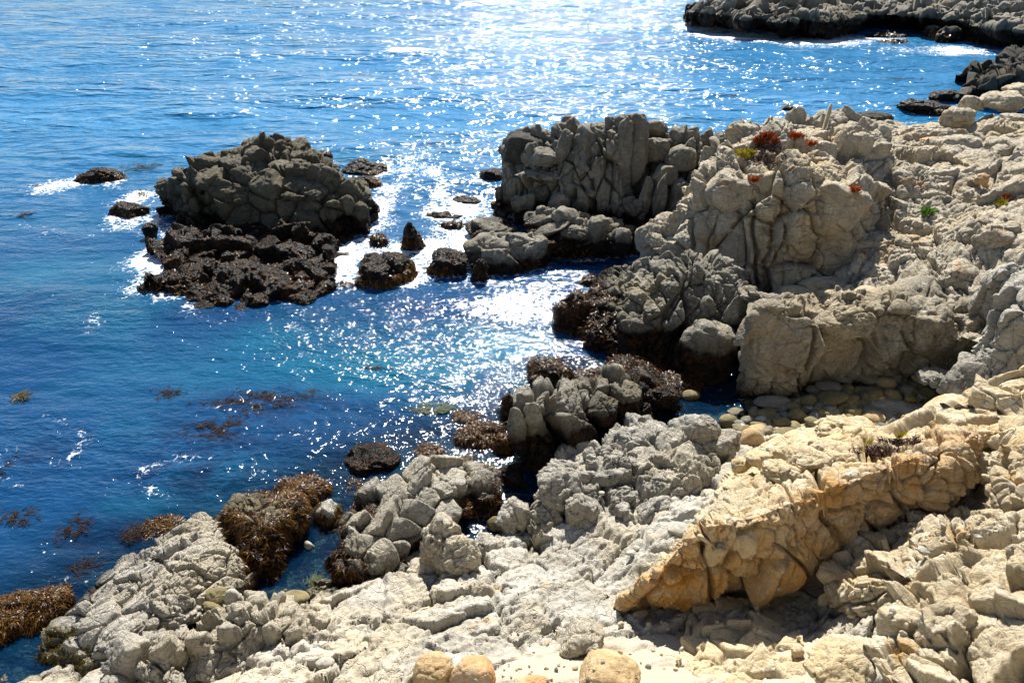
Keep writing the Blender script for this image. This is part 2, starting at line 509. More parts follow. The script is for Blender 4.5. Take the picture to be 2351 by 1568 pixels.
def rock_mat(name, ca, cb, cc=(.42, .24, .09), ochre=.25, wet=.5, band=.5, weed=.5, crack=1.0, rough_bump=1.0, lines=(0, 0, 0), bright=(.62, .58, .50), speck=.5, seams=1.0):
    """weathered granite: two base tones, iron stains, mineral grains, a tide band of mussels and weed below the height `wet`"""
    k = NT(name)
    big = k.noise(.55, 5, .6)
    mid = k.noise(2.6, 6, .65)
    fine = k.noise(21, 5, .7)
    c = k.mix(k.ramp(big, .38, .62), ca, cb)
    c = k.mix(k.ramp(mid, .5, .72, 0, .75), c, bright)
    c = k.mix(k.ramp(mid, .28, .46, .6, 0), c, tuple(v * .55 for v in cb))
    c = k.mix(k.ramp(k.noise(7.5, 5, .72), .34, .52, .42, 0), c, tuple(v * .5 for v in cb))
    oc = k.noise(.9, 6, .68, dist=.6)
    c = k.mix(k.ramp(oc, .64 - ochre * .35, .80 - ochre * .3, 0, .75), c, cc)
    c = k.mix(k.ramp(k.noise(.21, 4, .6), .46, .62, 0, .5), c, tuple(min(.8, v * f_) for v, f_ in zip(ca, (1.12, 1.0, .76))))
    c = k.mix(k.ramp(k.noise(1.15, 8, .76), .565, .65, 0, .5), c, tuple(v * .38 for v in cb))
    c = k.mix(k.ramp(k.noise(.62, 8, .78, vec=k.pos((1, 1, .6), (0, 0, 40))), .57, .66, 0, .55), c, tuple(min(.82, v * 1.12) for v in bright))
    st = k.attr('stain')
    c = k.mix(k.math('MULTIPLY', st, k.ramp(k.noise(1.7, 6, .7), .3, .62, .15, 1)), c, (.60, .285, .045))
    # dark mineral and lichen specks
    c = k.mix(k.ramp(fine, .60, .70, 0, speck), c, (.05, .048, .042))
    c = k.mix(k.ramp(k.noise(46, 3, .6), .62, .72, 0, speck * .8), c, (.72, .70, .64))
    # dark seams in the stone
    wv = k.warp(1.5, .35)
    seam = k.vor(1.35, vec=wv)
    # long thin joints filled with dark lichen: two sets of stretched cells
    def joint(scale, rot, wid, wseed):
        m_ = k.n.new('ShaderNodeMapping'); m_.inputs['Scale'].default_value = scale; m_.inputs['Rotation'].default_value = [math.radians(a) for a in rot]
        k.link(k.warp(wseed, .30), m_.inputs[0])
        return k.ramp(k.vor(1.0, vec=m_.outputs[0]), 0, wid)
    j1 = joint((.9, .7, 2.3), (12, -14, 20), .030, 1.1)
    j2 = joint((1.9, .8, .55), (8, 10, 15), .026, 1.6)
    j3 = joint((3.2, 2.2, 6.0), (10, -16, 20), .055, 2.2)
    jj = k.math('MULTIPLY', k.math('MULTIPLY', j1, j2), k.ramp(k.math('MAXIMUM', j3, k.ramp(k.noise(.8, 3), .42, .58)), 0, 1, .25, 1))
    c = k.mix(k.math('MULTIPLY', k.math('SUBTRACT', 1.0, jj), .13 * seams), c, (.06, .054, .045))
    # tide zone
    zz = k.z()
    tn = k.noise(1.1, 5, .65)
    zn = k.math('ADD', zz, k.math('MULTIPLY', k.math('SUBTRACT', tn, .5), .95))
    bandf = k.ramp(zn, wet, wet + band, 1, 0)
    c = k.mix(k.math('MULTIPLY', bandf, .62), c, (.075, .066, .042))
    wetf = k.ramp(zn, wet - .22, wet + .04, 1, 0)
    wa = k.noise(3.2, 5, .7)
    wc = k.mix(k.ramp(wa, .44, .60), (.009, .0085, .008), (.048, .022, .009))
    wc = k.mix(k.ramp(k.noise(2.1, 5, .7), .56, .68, 0, weed), wc, (.13, .062, .012))
    wc = k.mix(k.ramp(k.noise(30, 2, .6), .64, .70, 0, .35), wc, (.13, .12, .10))
    c = k.mix(wetf, c, wc)
    k.link(c, k.b.inputs['Base Color'])
    k.setin(k.b.inputs['Roughness'], k.ramp(wetf, 0, 1, .88, .33))
    k.setin(k.b.inputs['Specular IOR Level'], k.ramp(wetf, 0, 1, .3, .16))
    # relief
    h = k.math('MULTIPLY', k.ramp(seam, 0, .022), .35 * crack)
    h = k.math('ADD', h, k.math('MULTIPLY', k.ramp(k.vor(4.3, vec=k.warp(3.5, .2)), 0, .04), .14 * crack))
    h = k.math('ADD', h, k.math('MULTIPLY', k.noise(9, 9, .74), 2.0 * rough_bump))
    h = k.math('ADD', h, k.math('MULTIPLY', jj, .5 * crack))
    if lines[0]:
        w = k.n.new('ShaderNodeTexWave'); w.inputs['Scale'].default_value = lines[0]; w.inputs['Distortion'].default_value = 3.5
        w.inputs['Detail'].default_value = 4; w.inputs['Detail Scale'].default_value = 1.2; w.bands_direction = 'Z'
        k.link(k.pos((1, 1, 1), (lines[1], lines[2], 0)), w.inputs[0])
        h = k.math('ADD', h, k.math('MULTIPLY', w.outputs['Fac'], .5))
    rd = k.n.new('ShaderNodeTexNoise'); rd.noise_type = 'RIDGED_MULTIFRACTAL'; rd.inputs['Scale'].default_value = 1.5; rd.inputs['Detail'].default_value = 7
    rd.inputs['Roughness'].default_value = .55; rd.inputs['Lacunarity'].default_value = 2.1; k.link(k.warp(2.0, .25), rd.inputs['Vector'])
    h = k.math('SUBTRACT', h, k.math('MULTIPLY', k.ramp(rd.outputs[0], .7, 1.7), 1.0 * crack))
    nb = k.bump(h, .95, .075)
    hw = k.math('MULTIPLY', k.vor(17, 'F1'), wetf)
    nb = k.bump(hw, .8, .06, nb)
    nb = k.bump(fine, .35, .02, nb)
    k.link(nb, k.b.inputs['Normal'])
    return k.m

M = {}
M['grey'] = rock_mat('grey_granite', (.31, .287, .23), (.24, .22, .175), ochre=.10, wet=1.15, band=.5, bright=(.46, .435, .37))
M['grey_dry'] = rock_mat('grey_block_granite', (.36, .335, .28), (.28, .26, .215), ochre=.08, wet=.62, band=.3, bright=(.52, .495, .43))
M['island'] = rock_mat('olive_granite', (.20, .18, .125), (.15, .135, .098), ochre=.12, wet=.85, band=.8, bright=(.31, .28, .21), crack=1.1, rough_bump=2.0)
M['shelf'] = rock_mat('mussel_shelf', (.10, .09, .055), (.06, .055, .036), ochre=.2, wet=1.7, band=.4, weed=.8, bright=(.17, .15, .10), crack=.5)
M['dark'] = rock_mat('dark_tide_rock', (.09, .083, .066), (.06, .056, .045), ochre=.12, wet=1.25, band=.5, weed=.7, bright=(.14, .13, .105), crack=.6)
M['cream'] = rock_mat('cream_granite', (.60, .53, .40), (.47, .415, .315), ochre=.32, wet=.3, band=.4, bright=(.74, .69, .59))
M['pale'] = rock_mat('pale_granite', (.49, .46, .395), (.385, .36, .305), ochre=.16, wet=.10, band=.3, bright=(.67, .64, .565))
M['pale_low'] = rock_mat('pale_tide_granite', (.49, .46, .395), (.385, .36, .305), ochre=.12, wet=.30, band=.25, weed=.8, bright=(.67, .64, .565))
M['pale_mid'] = rock_mat('pale_weedy_granite', (.45, .425, .36), (.35, .33, .28), ochre=.12, wet=.58, band=.25, weed=.9, bright=(.62, .595, .53))
M['cliff'] = rock_mat('brown_grey_granite', (.40, .355, .27), (.31, .275, .21), ochre=.12, wet=.25, band=.4, bright=(.60, .565, .48))
M['brown'] = rock_mat('brown_weedy_granite', (.36, .32, .23), (.27, .23, .16), ochre=.3, wet=.95, band=.3, weed=1.0, bright=(.5, .46, .36))
M['olive_shelf'] = rock_mat('olive_worn_shelf', (.17, .14, .075), (.12, .10, .055), ochre=.1, wet=-.3, band=.2, bright=(.27, .235, .14), crack=1.0, rough_bump=1.3)
M['ledge'] = rock_mat('ochre_granite', (.66, .565, .40), (.58, .47, .295), ochre=.36, wet=-.5, band=.3, rough_bump=.8, speck=.4, crack=.45, seams=.5, bright=(.78, .71, .58), cc=(.58, .36, .12))
M['headland'] = rock_mat('far_granite', (.33, .305, .25), (.25, .23, .19), ochre=.15, wet=2.1, band=1.2, bright=(.40, .375, .325), crack=.8)

def cobble_mat(name, ca, cb, green=.3, wet=-.2):
    k = NT(name)
    c = k.mix(k.ramp(k.noise(2.2, 4), .35, .65), ca, cb)
    c = k.mix(k.ramp(k.noise(1.2, 4, .6), .52, .68, 0, green), c, (.16, .13, .03))
    c = k.mix(k.ramp(k.noise(6, 6, .75), .34, .55, .55, 0), c, tuple(v * .55 for v in cb))
    c = k.mix(k.ramp(k.noise(4.3, 6, .7), .55, .68, 0, .5), c, tuple(min(.7, v * 1.45) for v in ca))
    c = k.mix(k.ramp(k.noise(38, 3, .6), .58, .68, 0, .45), c, tuple(v * .45 for v in ca))
    c = k.mix(k.ramp(k.noise(52, 2, .6), .64, .72, 0, .4), c, (.6, .57, .5))
    zn = k.math('ADD', k.z(), k.math('MULTIPLY', k.noise(3, 3), .2))
    wf = k.ramp(zn, wet, wet + .15, 1, 0)
    c = k.mix(wf, c, (.035, .03, .012))
    k.link(c, k.b.inputs['Base Color'])
    k.setin(k.b.inputs['Roughness'], k.ramp(wf, 0, 1, .8, .25))
    k.b.inputs['Specular IOR Level'].default_value = .35
    nb = k.bump(k.noise(26, 6, .7), .8, .03)
    nb = k.bump(k.noise(5, 5, .6), .7, .06, nb)
    k.link(nb, k.b.inputs['Normal'])
    return k.m
M['cobble'] = cobble_mat('algae_cobble', (.23, .185, .085), (.155, .125, .055), .6, .08)
M['cobble_grey'] = cobble_mat('grey_cobble', (.22, .20, .15), (.15, .14, .11), .2, .08)
M['cobble_pale'] = cobble_mat('pale_cobble', (.46, .43, .36), (.36, .33, .27), .0)
M['tan'] = cobble_mat('tan_boulder', (.47, .35, .19), (.40, .27, .13), .0)
M['rust'] = cobble_mat('rusty_boulder', (.46, .24, .09), (.48, .37, .24), .0)

def leaf_mat(name, cols, rough=.4, trans=.25):
    k = NT(name)
    t = k.attr('tint')
    r = k.n.new('ShaderNodeValToRGB')
    el = r.color_ramp.elements
    el[0].color = (*cols[0], 1); el[1].color = (*cols[-1], 1)
    for i, c in enumerate(cols[1:-1], 1):
        e = el.new(i / (len(cols) - 1)); e.color = (*c, 1)
    k.link(t, r.inputs[0])
    k.link(r.outputs[0], k.b.inputs['Base Color'])
    k.b.inputs['Roughness'].default_value = rough
    k.b.inputs['Specular IOR Level'].default_value = .22
    if trans:
        tr = k.n.new('ShaderNodeBsdfTranslucent'); k.link(r.outputs[0], tr.inputs[0])
        mx = k.n.new('ShaderNodeMixShader'); mx.inputs[0].default_value = trans
        k.link(k.b.outputs[0], mx.inputs[1]); k.link(tr.outputs[0], mx.inputs[2]); k.link(mx.outputs[0], k.out.inputs[0])
    return k.m
M['weed'] = leaf_mat('brown_seaweed', [(.014, .006, .004), (.035, .013, .005), (.075, .028, .006), (.24, .12, .012), (.03, .012, .006)], .34)
M['weed_dark'] = leaf_mat('dark_seaweed', [(.02, .008, .006), (.055, .02, .010), (.09, .04, .010), (.13, .075, .014)], .35)
M['weed_olive'] = leaf_mat('olive_seaweed', [(.02, .018, .008), (.05, .045, .012), (.09, .07, .012), (.16, .11, .012)], .38)
M['kelp'] = leaf_mat('floating_kelp', [(.010, .007, .006), (.022, .013, .008), (.042, .024, .010), (.015, .010, .010)], .16, .0)
M['green_weed'] = leaf_mat('green_seaweed', [(.012, .035, .004), (.025, .06, .006), (.05, .035, .008)], .6, .1)
M['red_leaf'] = leaf_mat('red_succulent', [(.30, .02, .008), (.45, .06, .012), (.38, .12, .015), (.14, .02, .015)], .45)
M['yellow_leaf'] = leaf_mat('yellow_succulent', [(.30, .24, .015), (.22, .24, .02), (.40, .27, .02)], .45)
M['green_leaf'] = leaf_mat('green_plant', [(.08, .17, .02), (.12, .25, .03), (.18, .28, .04)], .5)
M['dry_stem'] = leaf_mat('dry_stems', [(.025, .015, .014), (.06, .03, .025), (.09, .04, .03)], .8, 0)

# ------------------------------------------------------------------ ground: one sheet from the cliff foot to the seabed
GPTS = [(1600,960,-.3),(1700,985,.05),(1900,950,.2),(2050,930,.3),(2150,950,.45),(2100,975,.5),(1750,930,.05),(1650,920,-.25),(2230,860,.5),
 (1180,1130,-.5),(1130,1205,-.05),(1160,1235,.3),(1200,1300,.9),(1100,1400,1.5),(1300,1420,1.6),(1250,1500,2.3),(1000,1480,2.1),(1250,1568,2.9),(1000,1568,2.7),
 (800,1450,1.3),(900,1380,.95),(800,1350,.35),(650,1385,.15),(620,1330,-.35),(700,1280,-.6),(750,1220,-.6),(680,1330,-.45),(700,1240,-.6),(560,1420,.4),(480,1450,.5),(400,1500,.6),
 (700,1540,1.9),(500,1568,1.4),(300,1568,.8),(100,1540,.0),(20,1500,-.2),(0,1400,-.7),(150,1480,-.2),(850,1130,-.6),(1020,1080,-.5),(1150,1060,-.7),
 (1400,1440,1.75),(1450,1470,2.1),(1600,1450,2.1),(1800,1400,2.1),(1900,1340,2.1),(2100,1250,2.9),(2250,1180,3.3),(2330,1150,3.6),
 (1700,1500,2.6),(1600,1568,3.1),(1900,1500,3.1),(2000,1568,3.8),(2200,1400,3.9),(2351,1300,4.3),(2351,1568,5.6),(2200,1568,4.9),
 (1700,1070,1.5),(1600,1150,1.5),(1900,1030,1.7),(2050,1010,2.3),(2200,950,2.4),(2300,900,2.3),(2351,900,2.5),(1500,1300,1.4),(1620,1240,1.7),(1400,1330,1.2),
 (1100,1000,-1),(900,900,-2),(500,900,-3),(300,1200,-1.6),(500,1150,-1.2),(1000,750,-2),(1300,650,-.9),(1400,620,-.5),(1250,800,-.9),(100,1000,-3),(50,1250,-2),
 (600,560,-.4),(600,420,-.6),(300,560,-2),(200,700,-3),(1000,480,-2),(600,250,-4),(1400,250,-4),(100,300,-4),(1900,240,-3),(2300,160,-3),(1500,560,-.5),(1800,700,-.5),(1900,620,.0),(2100,600,.8),(2300,560,1.0),(2351,450,.8),(2100,400,.3),(1300,420,-1)]
GW = [(0, 1, 12.0), (0, 3, 8.6), (0, 5, 5.2), (-6, 2, 9), (-6, 5, 4.0), (-10, 5, 3.0), (-12, 9, 0.3), (7, 2, 11.5), (6, 4, 8.2), (5, 5.2, 6.0), (12, 4, 9.5), (13, 8, 6.5), (14, 12, 5.0), (16, 18, 4.0), (18, 25, 4), (25, 10, 10), (25, 30, 4), (3, 6.2, 4.2), (-3, 6.5, 3.1), (30, 50, -1.5), (22, 47, -1.5), (15, 48, -2), (28, 42, .5), (-16, 5, 1), (-20, 8, -1), (-20, 20, -3), (-30, 40, -5), (0, 90, -6), (40, 90, -6)]
gp = np.array([PZ(*p) for p in GPTS] + GW)
def rbf(A, B, c=.8): return np.sqrt(((A[:, None, :] - B[None, :, :]) ** 2).sum(2) + c * c)
gK = rbf(gp[:, :2], gp[:, :2])
gA = np.linalg.solve(gK + .02 * np.eye(len(gp)), gp[:, 2])
def ground_z(x, y):
    q = np.stack([np.ravel(x), np.ravel(y)], 1)
    out = np.zeros(len(q))
    for i in range(0, len(q), 40000):
        out[i:i + 40000] = rbf(q[i:i + 40000], gp[:, :2]) @ gA
    return out.reshape(np.shape(x))
def graded(stops):                       # (from, to, step) runs joined into one axis
    a = [np.arange(s, e, d) for s, e, d in stops]
    return np.concatenate(a)
gx = graded([(-32, -12, .8), (-12, -7.5, .12), (-7.5, 10.5, .042), (10.5, 14, .12), (14, 32, .8)])
gy = graded([(.6, 5, .25), (5, 15, .038), (15, 20, .06), (20, 26, .15), (26, 100, 1.5)])
GX, GY = np.meshgrid(gx, gy)
GZ = ground_z(GX, GY)
G3 = np.stack([GX, GY, GZ], 2)
gP = G3.reshape(-1, 3)
near = ((gP[:, 1] < 21) & (gP[:, 1] > 4.5) & (np.abs(gP[:, 0]) < 12))
gd = np.zeros(len(gP), np.float32)
q = gP[near]
sand = np.zeros(len(q))
def blob(P, px, py, rx, ry, z, ang=0):   # a soft patch of ground round a place
    c = PZ(px, py, z); m = mpp(c)
    a = math.radians(ang)
    dx, dy = P[:, 0] - c[0], (P[:, 1] - c[1])
    u = (dx * math.cos(a) + dy * math.sin(a)) / (rx * m); v = (-dx * math.sin(a) + dy * math.cos(a)) / (ry * m * 1.5)
    return np.clip(1.6 - np.sqrt(u * u + v * v) * 1.1, 0, 1)
for s in ((1350,1520,210,60,2.4),(1640,1470,160,50,2.4),(1240,1540,120,40,2.6),(1800,1500,130,40,2.8),(1500,1545,170,40,2.8),(1830,1330,160,40,2.2),(1880,1560,120,30,3.2)):
    sand = np.maximum(sand, blob(q, *s))
sand = np.clip(sand + .5 * fbm(q * 1.6, 4, 3), 0, 1) * (sand > 0)
rockd = (.20 * fbm(q * .8, 3, 4) + .07 * np.abs(fbm(q * 2.3, 31, 4)) - .03
         + fracture(q, [L((1.3, 1.1, .9), amp=.14, tilt=.28, crack=.14, rnd=.15, w=.05, rot=(15, 0, 30), warp=.45),
                        L((.42, .26, .3), amp=.35, tilt=.5, crack=.3, rnd=.2, w=.08, rot=(10, 10, 50), warp=.5),
                        L(.13, amp=.3, tilt=.5, crack=.2, rnd=.2, w=.1, warp=.4)], 17)
         + strata(q, .30, (.55, .65, .5), .06, 77) + strata(q, .7, (-.5, .8, .2), .14, 79) + strata(q, .8, (.85, .4, .2), .14, 83) + .03 * fbm(q * 7, 9, 3))
sandd = .02 * fbm(q * 3, 8, 3) + .006 * fbm(q * 25, 2, 2)
beach = np.clip((q[:, 1] - 19) / 1.5, 0, 1)
gd[near] = (rockd * (1 - sand) + sandd * sand - .06 * sand) * (1 - .7 * beach)
gN = np.array([0, 0, 1.0])
gV = gP + gd[:, None] * gN
sat = np.zeros(len(gP)); sat[near] = sand

k = NT('shore_stone')
big = k.noise(.6, 5, .6); mid = k.noise(2.4, 6, .68)
c = k.mix(k.ramp(big, .40, .60), (.40, .38, .33), (.32, .295, .24))
c = k.mix(k.ramp(mid, .5, .7, 0, .8), c, (.54, .515, .465))
c = k.mix(k.ramp(mid, .27, .44, .5, 0), c, (.24, .21, .16))
c = k.mix(k.ramp(k.noise(1.0, 6, .7, dist=.5), .57, .70, 0, .7), c, (.54, .36, .15))
c = k.mix(k.ramp(k.noise(7, 5, .72), .34, .52, .4, 0), c, (.20, .175, .13))
c = k.mix(k.ramp(k.noise(24, 5, .7), .60, .70, 0, .5), c, (.07, .06, .05))
c = k.mix(k.ramp(k.noise(.3, 4, .6), .46, .6, 0, .55), c, (.47, .40, .275))
c = k.mix(k.ramp(k.noise(1.2, 8, .76), .56, .65, 0, .45), c, (.16, .145, .115))
sd_ = k.attr('sand')
c = k.mix(sd_, c, k.mix(k.ramp(k.noise(60, 4, .7), .35, .65), (.40, .34, .26), (.33, .27, .19)))
zn = k.math('ADD', k.z(), k.math('MULTIPLY', k.math('SUBTRACT', k.noise(1.4, 4), .5), .8))
wf = k.ramp(zn, .05, .45, 1, 0)
wc = k.mix(k.ramp(k.noise(2.5, 5, .7), .42, .62), (.05, .042, .018), (.12, .095, .03))
wc = k.mix(k.ramp(k.noise(5, 5, .7), .55, .66, 0, .7), wc, (.13, .055, .014))
c = k.mix(wf, c, wc)
k.link(c, k.b.inputs['Base Color'])
k.setin(k.b.inputs['Roughness'], k.ramp(wf, 0, 1, .9, .5))
h = k.math('MULTIPLY', k.noise(9, 9, .7), 1.3)
h = k.math('ADD', h, k.math('MULTIPLY', k.ramp(k.vor(3.2, vec=k.warp(3, .3)), 0, .05), .5))
rd = k.n.new('ShaderNodeTexNoise'); rd.noise_type = 'RIDGED_MULTIFRACTAL'; rd.inputs['Scale'].default_value = 1.8; rd.inputs['Detail'].default_value = 7
rd.inputs['Roughness'].default_value = .55; k.link(k.warp(2.0, .25), rd.inputs['Vector'])
h = k.math('SUBTRACT', h, k.math('MULTIPLY', k.ramp(rd.outputs[0], .55, 1.6), 1.2))
h = k.math('MULTIPLY', h, k.math('SUBTRACT', 1.0, k.math('MULTIPLY', sd_, .8)))
nb = k.bump(h, .8, .05)
nb = k.bump(k.noise(70, 4, .7), .3, .01, nb)
nb = k.bump(k.math('MULTIPLY', k.vor(11, 'F1'), wf), .9, .06, nb)
k.link(nb, k.b.inputs['Normal'])
M['ground'] = k.m
note_rock(gV[gV[:, 1] > 3])
ground = make_mesh('ground', gV, grid_faces(len(gy), len(gx)), M['ground'], attrs={'sand': sat}, origin=(0, 0, 0))
tag(ground, 'pale fractured bedrock shore with sandy pockets running down under the sea', 'ground', kind='structure')
ROCK_PTS.append(gV[near][np.abs(gV[near][:, 2]) < .08][::4])

# ------------------------------------------------------------------ the rock masses
def big(s, rot, amp=.42, tilt=.55, crack=.34, rnd=.38, w=.05, warp=.3, jit=.9): return L(s, amp, tilt, w, crack, rnd, rot, warp, jit)
back = lambda dy, dz, dx=0: ('o', 0, (dx, dy, dz))

# --- the island
island = outcrop('rock_island', 'large olive grey rock island standing in the sea, domed and split into rounded blocks', 'rock island', [
  ('z', -.35, [(352,505),(392,516),(425,540),(470,560),(530,575),(600,580),(700,575),(760,585),(805,572),(845,535),(866,505)]),
  ('y', 0, [(355,480,38.2),(395,478,37.2),(425,490,36.4),(470,500,35.8),(530,505,35.2),(610,505,34.9),(700,505,34.9),(765,510,35),(815,510,35.6),(848,495,36.8),(863,492,37.8)]),
  ('y', 0, [(356,450,38.3),(395,446,37.5),(425,440,37),(470,440,36.4),(530,440,35.9),(610,432,35.6),(700,428,35.6),(770,440,35.7),(820,455,36.3),(850,475,37),(861,488,37.9)]),
  ('y', 0, [(357,425,38.5),(392,410,38.0),(425,404,37.6),(470,402,37.1),(530,398,36.7),(610,392,36.5),(690,366,36.8),(745,376,36.8),(800,418,36.9),(842,455,37.5),(860,484,38)]),
  ('y', 0, [(357,418,38.7),(388,400,38.6),(430,396,38.3),(470,378,38.4),(520,362,38.3),(580,345,38.1),(625,338,38.2),(690,345,38.0),(740,360,37.9),(785,400,38.0),(828,442,38.3),(857,480,38.4)]),
  ('y', 0, [(357,417,38.9),(388,399,38.9),(430,392,38.9),(480,366,39.4),(530,345,39.6),(580,326,39.8),(622,317,39.8),(662,327,39.6),(708,322,39.4),(745,350,39.2),(790,396,39.0),(828,440,38.8),(857,480,38.6)]),
  back(1.5, -1.2), back(1.5, -3.5)], .042,
  [big((1.7, 1.3, 1.05), (0, 12, 10), amp=.40, tilt=.5, crack=.36, rnd=.5, w=.045), big((.85, .6, .40), (0, -14, 15), amp=.42, tilt=.55, crack=.42, rnd=.45, w=.06), big((.30, .26, .17), (0, 15, 0), amp=.35, tilt=.5, crack=.3, rnd=.3, w=.08)],
  M['island'], lay=[(.9, (.9, .2, -.2), .14), (.42, (-.25, -.2, 1), .10), (.2, (.3, .2, 1), .05)], lumps=(46, 14, 36), fine=.055, smooth_amp=.22, smooth_scale=.5,
  cracks=[(392,405,384,520,37.6,.07,.35),(428,395,424,540,37,.09,.45),(670,318,668,372,38.6,.10,.6),(470,440,500,560,36,.06,.3),(690,430,655,575,35.4,.06,.25)],
  blocks=[dict(px=690,py=342,w=44,h=48,y=39.0,dep=1),dict(px=712,py=362,w=60,h=50,y=38.5,style='lump'),dict(px=622,py=336,w=34,h=44,y=39.2),dict(px=645,py=345,w=28,h=46,y=38.9),dict(px=585,py=352,w=42,h=34,y=38.5),
          dict(px=558,py=372,w=36,h=26,y=38.3),dict(px=655,py=385,w=70,h=40,y=37.4,style='lump',roll=10),dict(px=560,py=402,w=70,h=50,y=37.0,style='lump'),dict(px=437,py=412,w=18,h=60,y=37.3,roll=8),dict(px=452,py=418,w=20,h=56,y=37.2),
          dict(px=430,py=450,w=26,h=60,y=36.7,roll=-8),dict(px=447,py=480,w=22,h=58,y=36.3),dict(px=500,py=425,w=60,h=26,y=36.8,style='slab'),dict(px=530,py=428,w=52,h=24,y=36.6,style='slab'),
          dict(px=800,py=470,w=34,h=46,y=35.9,style='lump'),dict(px=825,py=500,w=44,h=66,y=35.9,style='lump'),dict(px=510,py=535,w=22,h=40,y=35.1),dict(px=745,py=400,w=50,h=50,y=36.7,style='lump'),dict(px=700,py=505,w=70,h=60,y=35.0,style='lump',roll=10)])

shoal = outcrop('rock_shelf', 'low black mussel covered shelf at the foot of the island', 'rock shelf', [
  ('z', -.45, [(300,700),(345,700),(400,708),(470,722),(560,732),(640,716),(710,712),(752,690),(775,665)]),
  ('z', .15, [(328,672),(350,668),(400,668),(470,682),(560,690),(640,682),(700,680),(740,668),(768,640)]),
  ('z', .5, [(362,648),(380,642),(420,640),(480,642),(560,650),(640,642),(700,640),(740,632),(768,612)]),
  ('z', .35, [(378,618),(400,612),(440,604),(500,602),(580,606),(650,600),(700,602),(740,600),(766,590)]),
  ('z', .6, [(370,585),(400,578),(450,572),(500,568),(580,562),(650,555),(700,560),(740,575),(764,580)]),
  ('z', .6, [(330,548),(380,540),(430,536),(490,536),(580,530),(650,525),(700,535),(740,560),(764,570)]),
  back(1.5, -.6), back(1.5, -1.2)], .04,
  [big((1.3, 1.0, .7), (5, 6, 20), amp=.75, tilt=.8, crack=.5, rnd=.7, w=.07), big((.5, .4, .28), (0, 8, 10), amp=.55, tilt=.7, crack=.35, rnd=.5), big(.17, (0, 0, 0), amp=.5, tilt=.6, crack=.3, rnd=.5, w=.1)],
  M['shelf'], lay=(.3, (.2, .1, 1), .07), lumps=(40, 14, 40), smooth_amp=.16, smooth_scale=.7,
  blocks=[dict(px=345,py=532,w=34,h=44,zb=-.1,style='lump'),dict(px=480,py=548,w=26,h=46,zb=0,style='lump'),dict(px=470,py=600,w=60,h=36,zb=.1,style='lump'),dict(px=400,py=575,w=40,h=36,zb=0,style='lump'),dict(px=395,py=648,w=110,h=52,zb=-.1,style='lump'),
          dict(px=520,py=668,w=110,h=62,zb=-.1,style='lump'),dict(px=590,py=690,w=80,h=44,zb=-.1,style='lump'),dict(px=640,py=668,w=90,h=60,zb=-.1,style='lump'),dict(px=545,py=618,w=110,h=44,zb=.1,style='lump'),dict(px=690,py=622,w=80,h=70,zb=.0,style='lump'),dict(px=480,py=705,w=70,h=36,zb=-.15,style='lump'),dict(px=560,py=709,w=70,h=30,zb=-.15,style='lump'),dict(px=690,py=686,w=80,h=44,zb=-.15,style='lump'),dict(px=420,py=682,w=90,h=30,zb=-.2,style='lump'),dict(px=730,py=650,w=60,h=40,zb=-.15,style='lump')])
weed_on(shoal, 2600, -.1, .5, .16, .04, M['weed'], seed=2, cover=.1)
lay = outcrop('rock_outcrop', 'olive layered rock hump between the island and its black mussel shelf', 'rock', [
  ('z', .2, [(498,590),(540,602),(600,612),(660,606),(700,598),(722,580)]),
  ('y', 0, [(502,565,34.2),(545,568,33.6),(600,575,33.2),(660,570,33.3),(700,566,33.6),(720,560,34)]),
  ('y', 0, [(506,545,35),(550,540,34.4),(600,540,34.1),(655,538,34.2),(695,545,34.4),(716,552,34.6)]),
  ('y', 0, [(510,543,35.2),(560,528,34.9),(610,522,34.8),(655,516,34.8),(692,535,34.9),(714,550,34.9)]),
  back(.6, -.4), back(.6, -1.2)], .032,
  [big((1.4, .6, .26), (0, 14, 12), amp=.6, tilt=.6, crack=.6, rnd=.6, w=.08), big((.4, .3, .16), (0, 10, 5), amp=.45, tilt=.6, crack=.3, rnd=.4)],
  M['island'], lay=(.26, (-.22, 0, 1), .12), smooth_amp=.12)

def sea_rock(label, px, py, w, h, mat='dark', zb=-.25, style='lump', weed=0, **kw):
    o = rock('sea_rock', label, 'rock', M[mat], px=px, py=py, w=w, h=h, zb=zb, style=style, **kw)
    if weed: weed_on(o, weed, -.1, .35, .22, .05, M['weed'], seed=SEED[0], cover=.05)
    return o
sea_rock('black mussel rock off the left of the island with white surf on its left side', 237, 405, 146, 62, weed=260, taper=.35)
sea_rock('black block with a flat slanting top close to the left end of the island', 296, 484, 86, 50, style='block', weed=60)
sea_rock('tiny dark ledge awash just below the black slanting block', 300, 500, 70, 16, weed=60)
sea_rock('tall jagged black rock behind the right shoulder of the island', 836, 388, 132, 70, weed=120, taper=.5)
sea_rock('rusty weed covered rock touching the right flank of the island', 846, 424, 62, 44, weed=320)
sea_rock('dark weedy lump peeping out behind the summit of the island on its right', 742, 364, 42, 36, zb=0, weed=60)
sea_rock('low dark knobs along the right waterline of the island', 850, 488, 42, 60, zb=-.2)
sea_rock('black rounded lumps behind the low left end of the island', 412, 398, 34, 28, zb=.6)
sea_rock('small weedy rock awash in open glitter right of the island', 946, 395, 42, 15, weed=120)
sea_rock('smooth black hump in the channel left of the ribbed grey cliff', 1071, 461, 74, 30)
sea_rock('flat black rock in foaming channel below the smooth hump', 1018, 497, 88, 24, weed=40)
sea_rock('dark weedy rock right of the flat black one in the channel', 1040, 521, 56, 32, weed=150)
sea_rock('pointed black rock like a fin standing in white foam', 945, 553, 84, 92, style='lump', roll=-6, weed=120, taper=.75)
sea_rock('small round weedy rock left of the black fin rock', 872, 558, 46, 40, weed=120)
sea_rock('low black rock ringed by white foam near the island shelf', 795, 590, 62, 26)
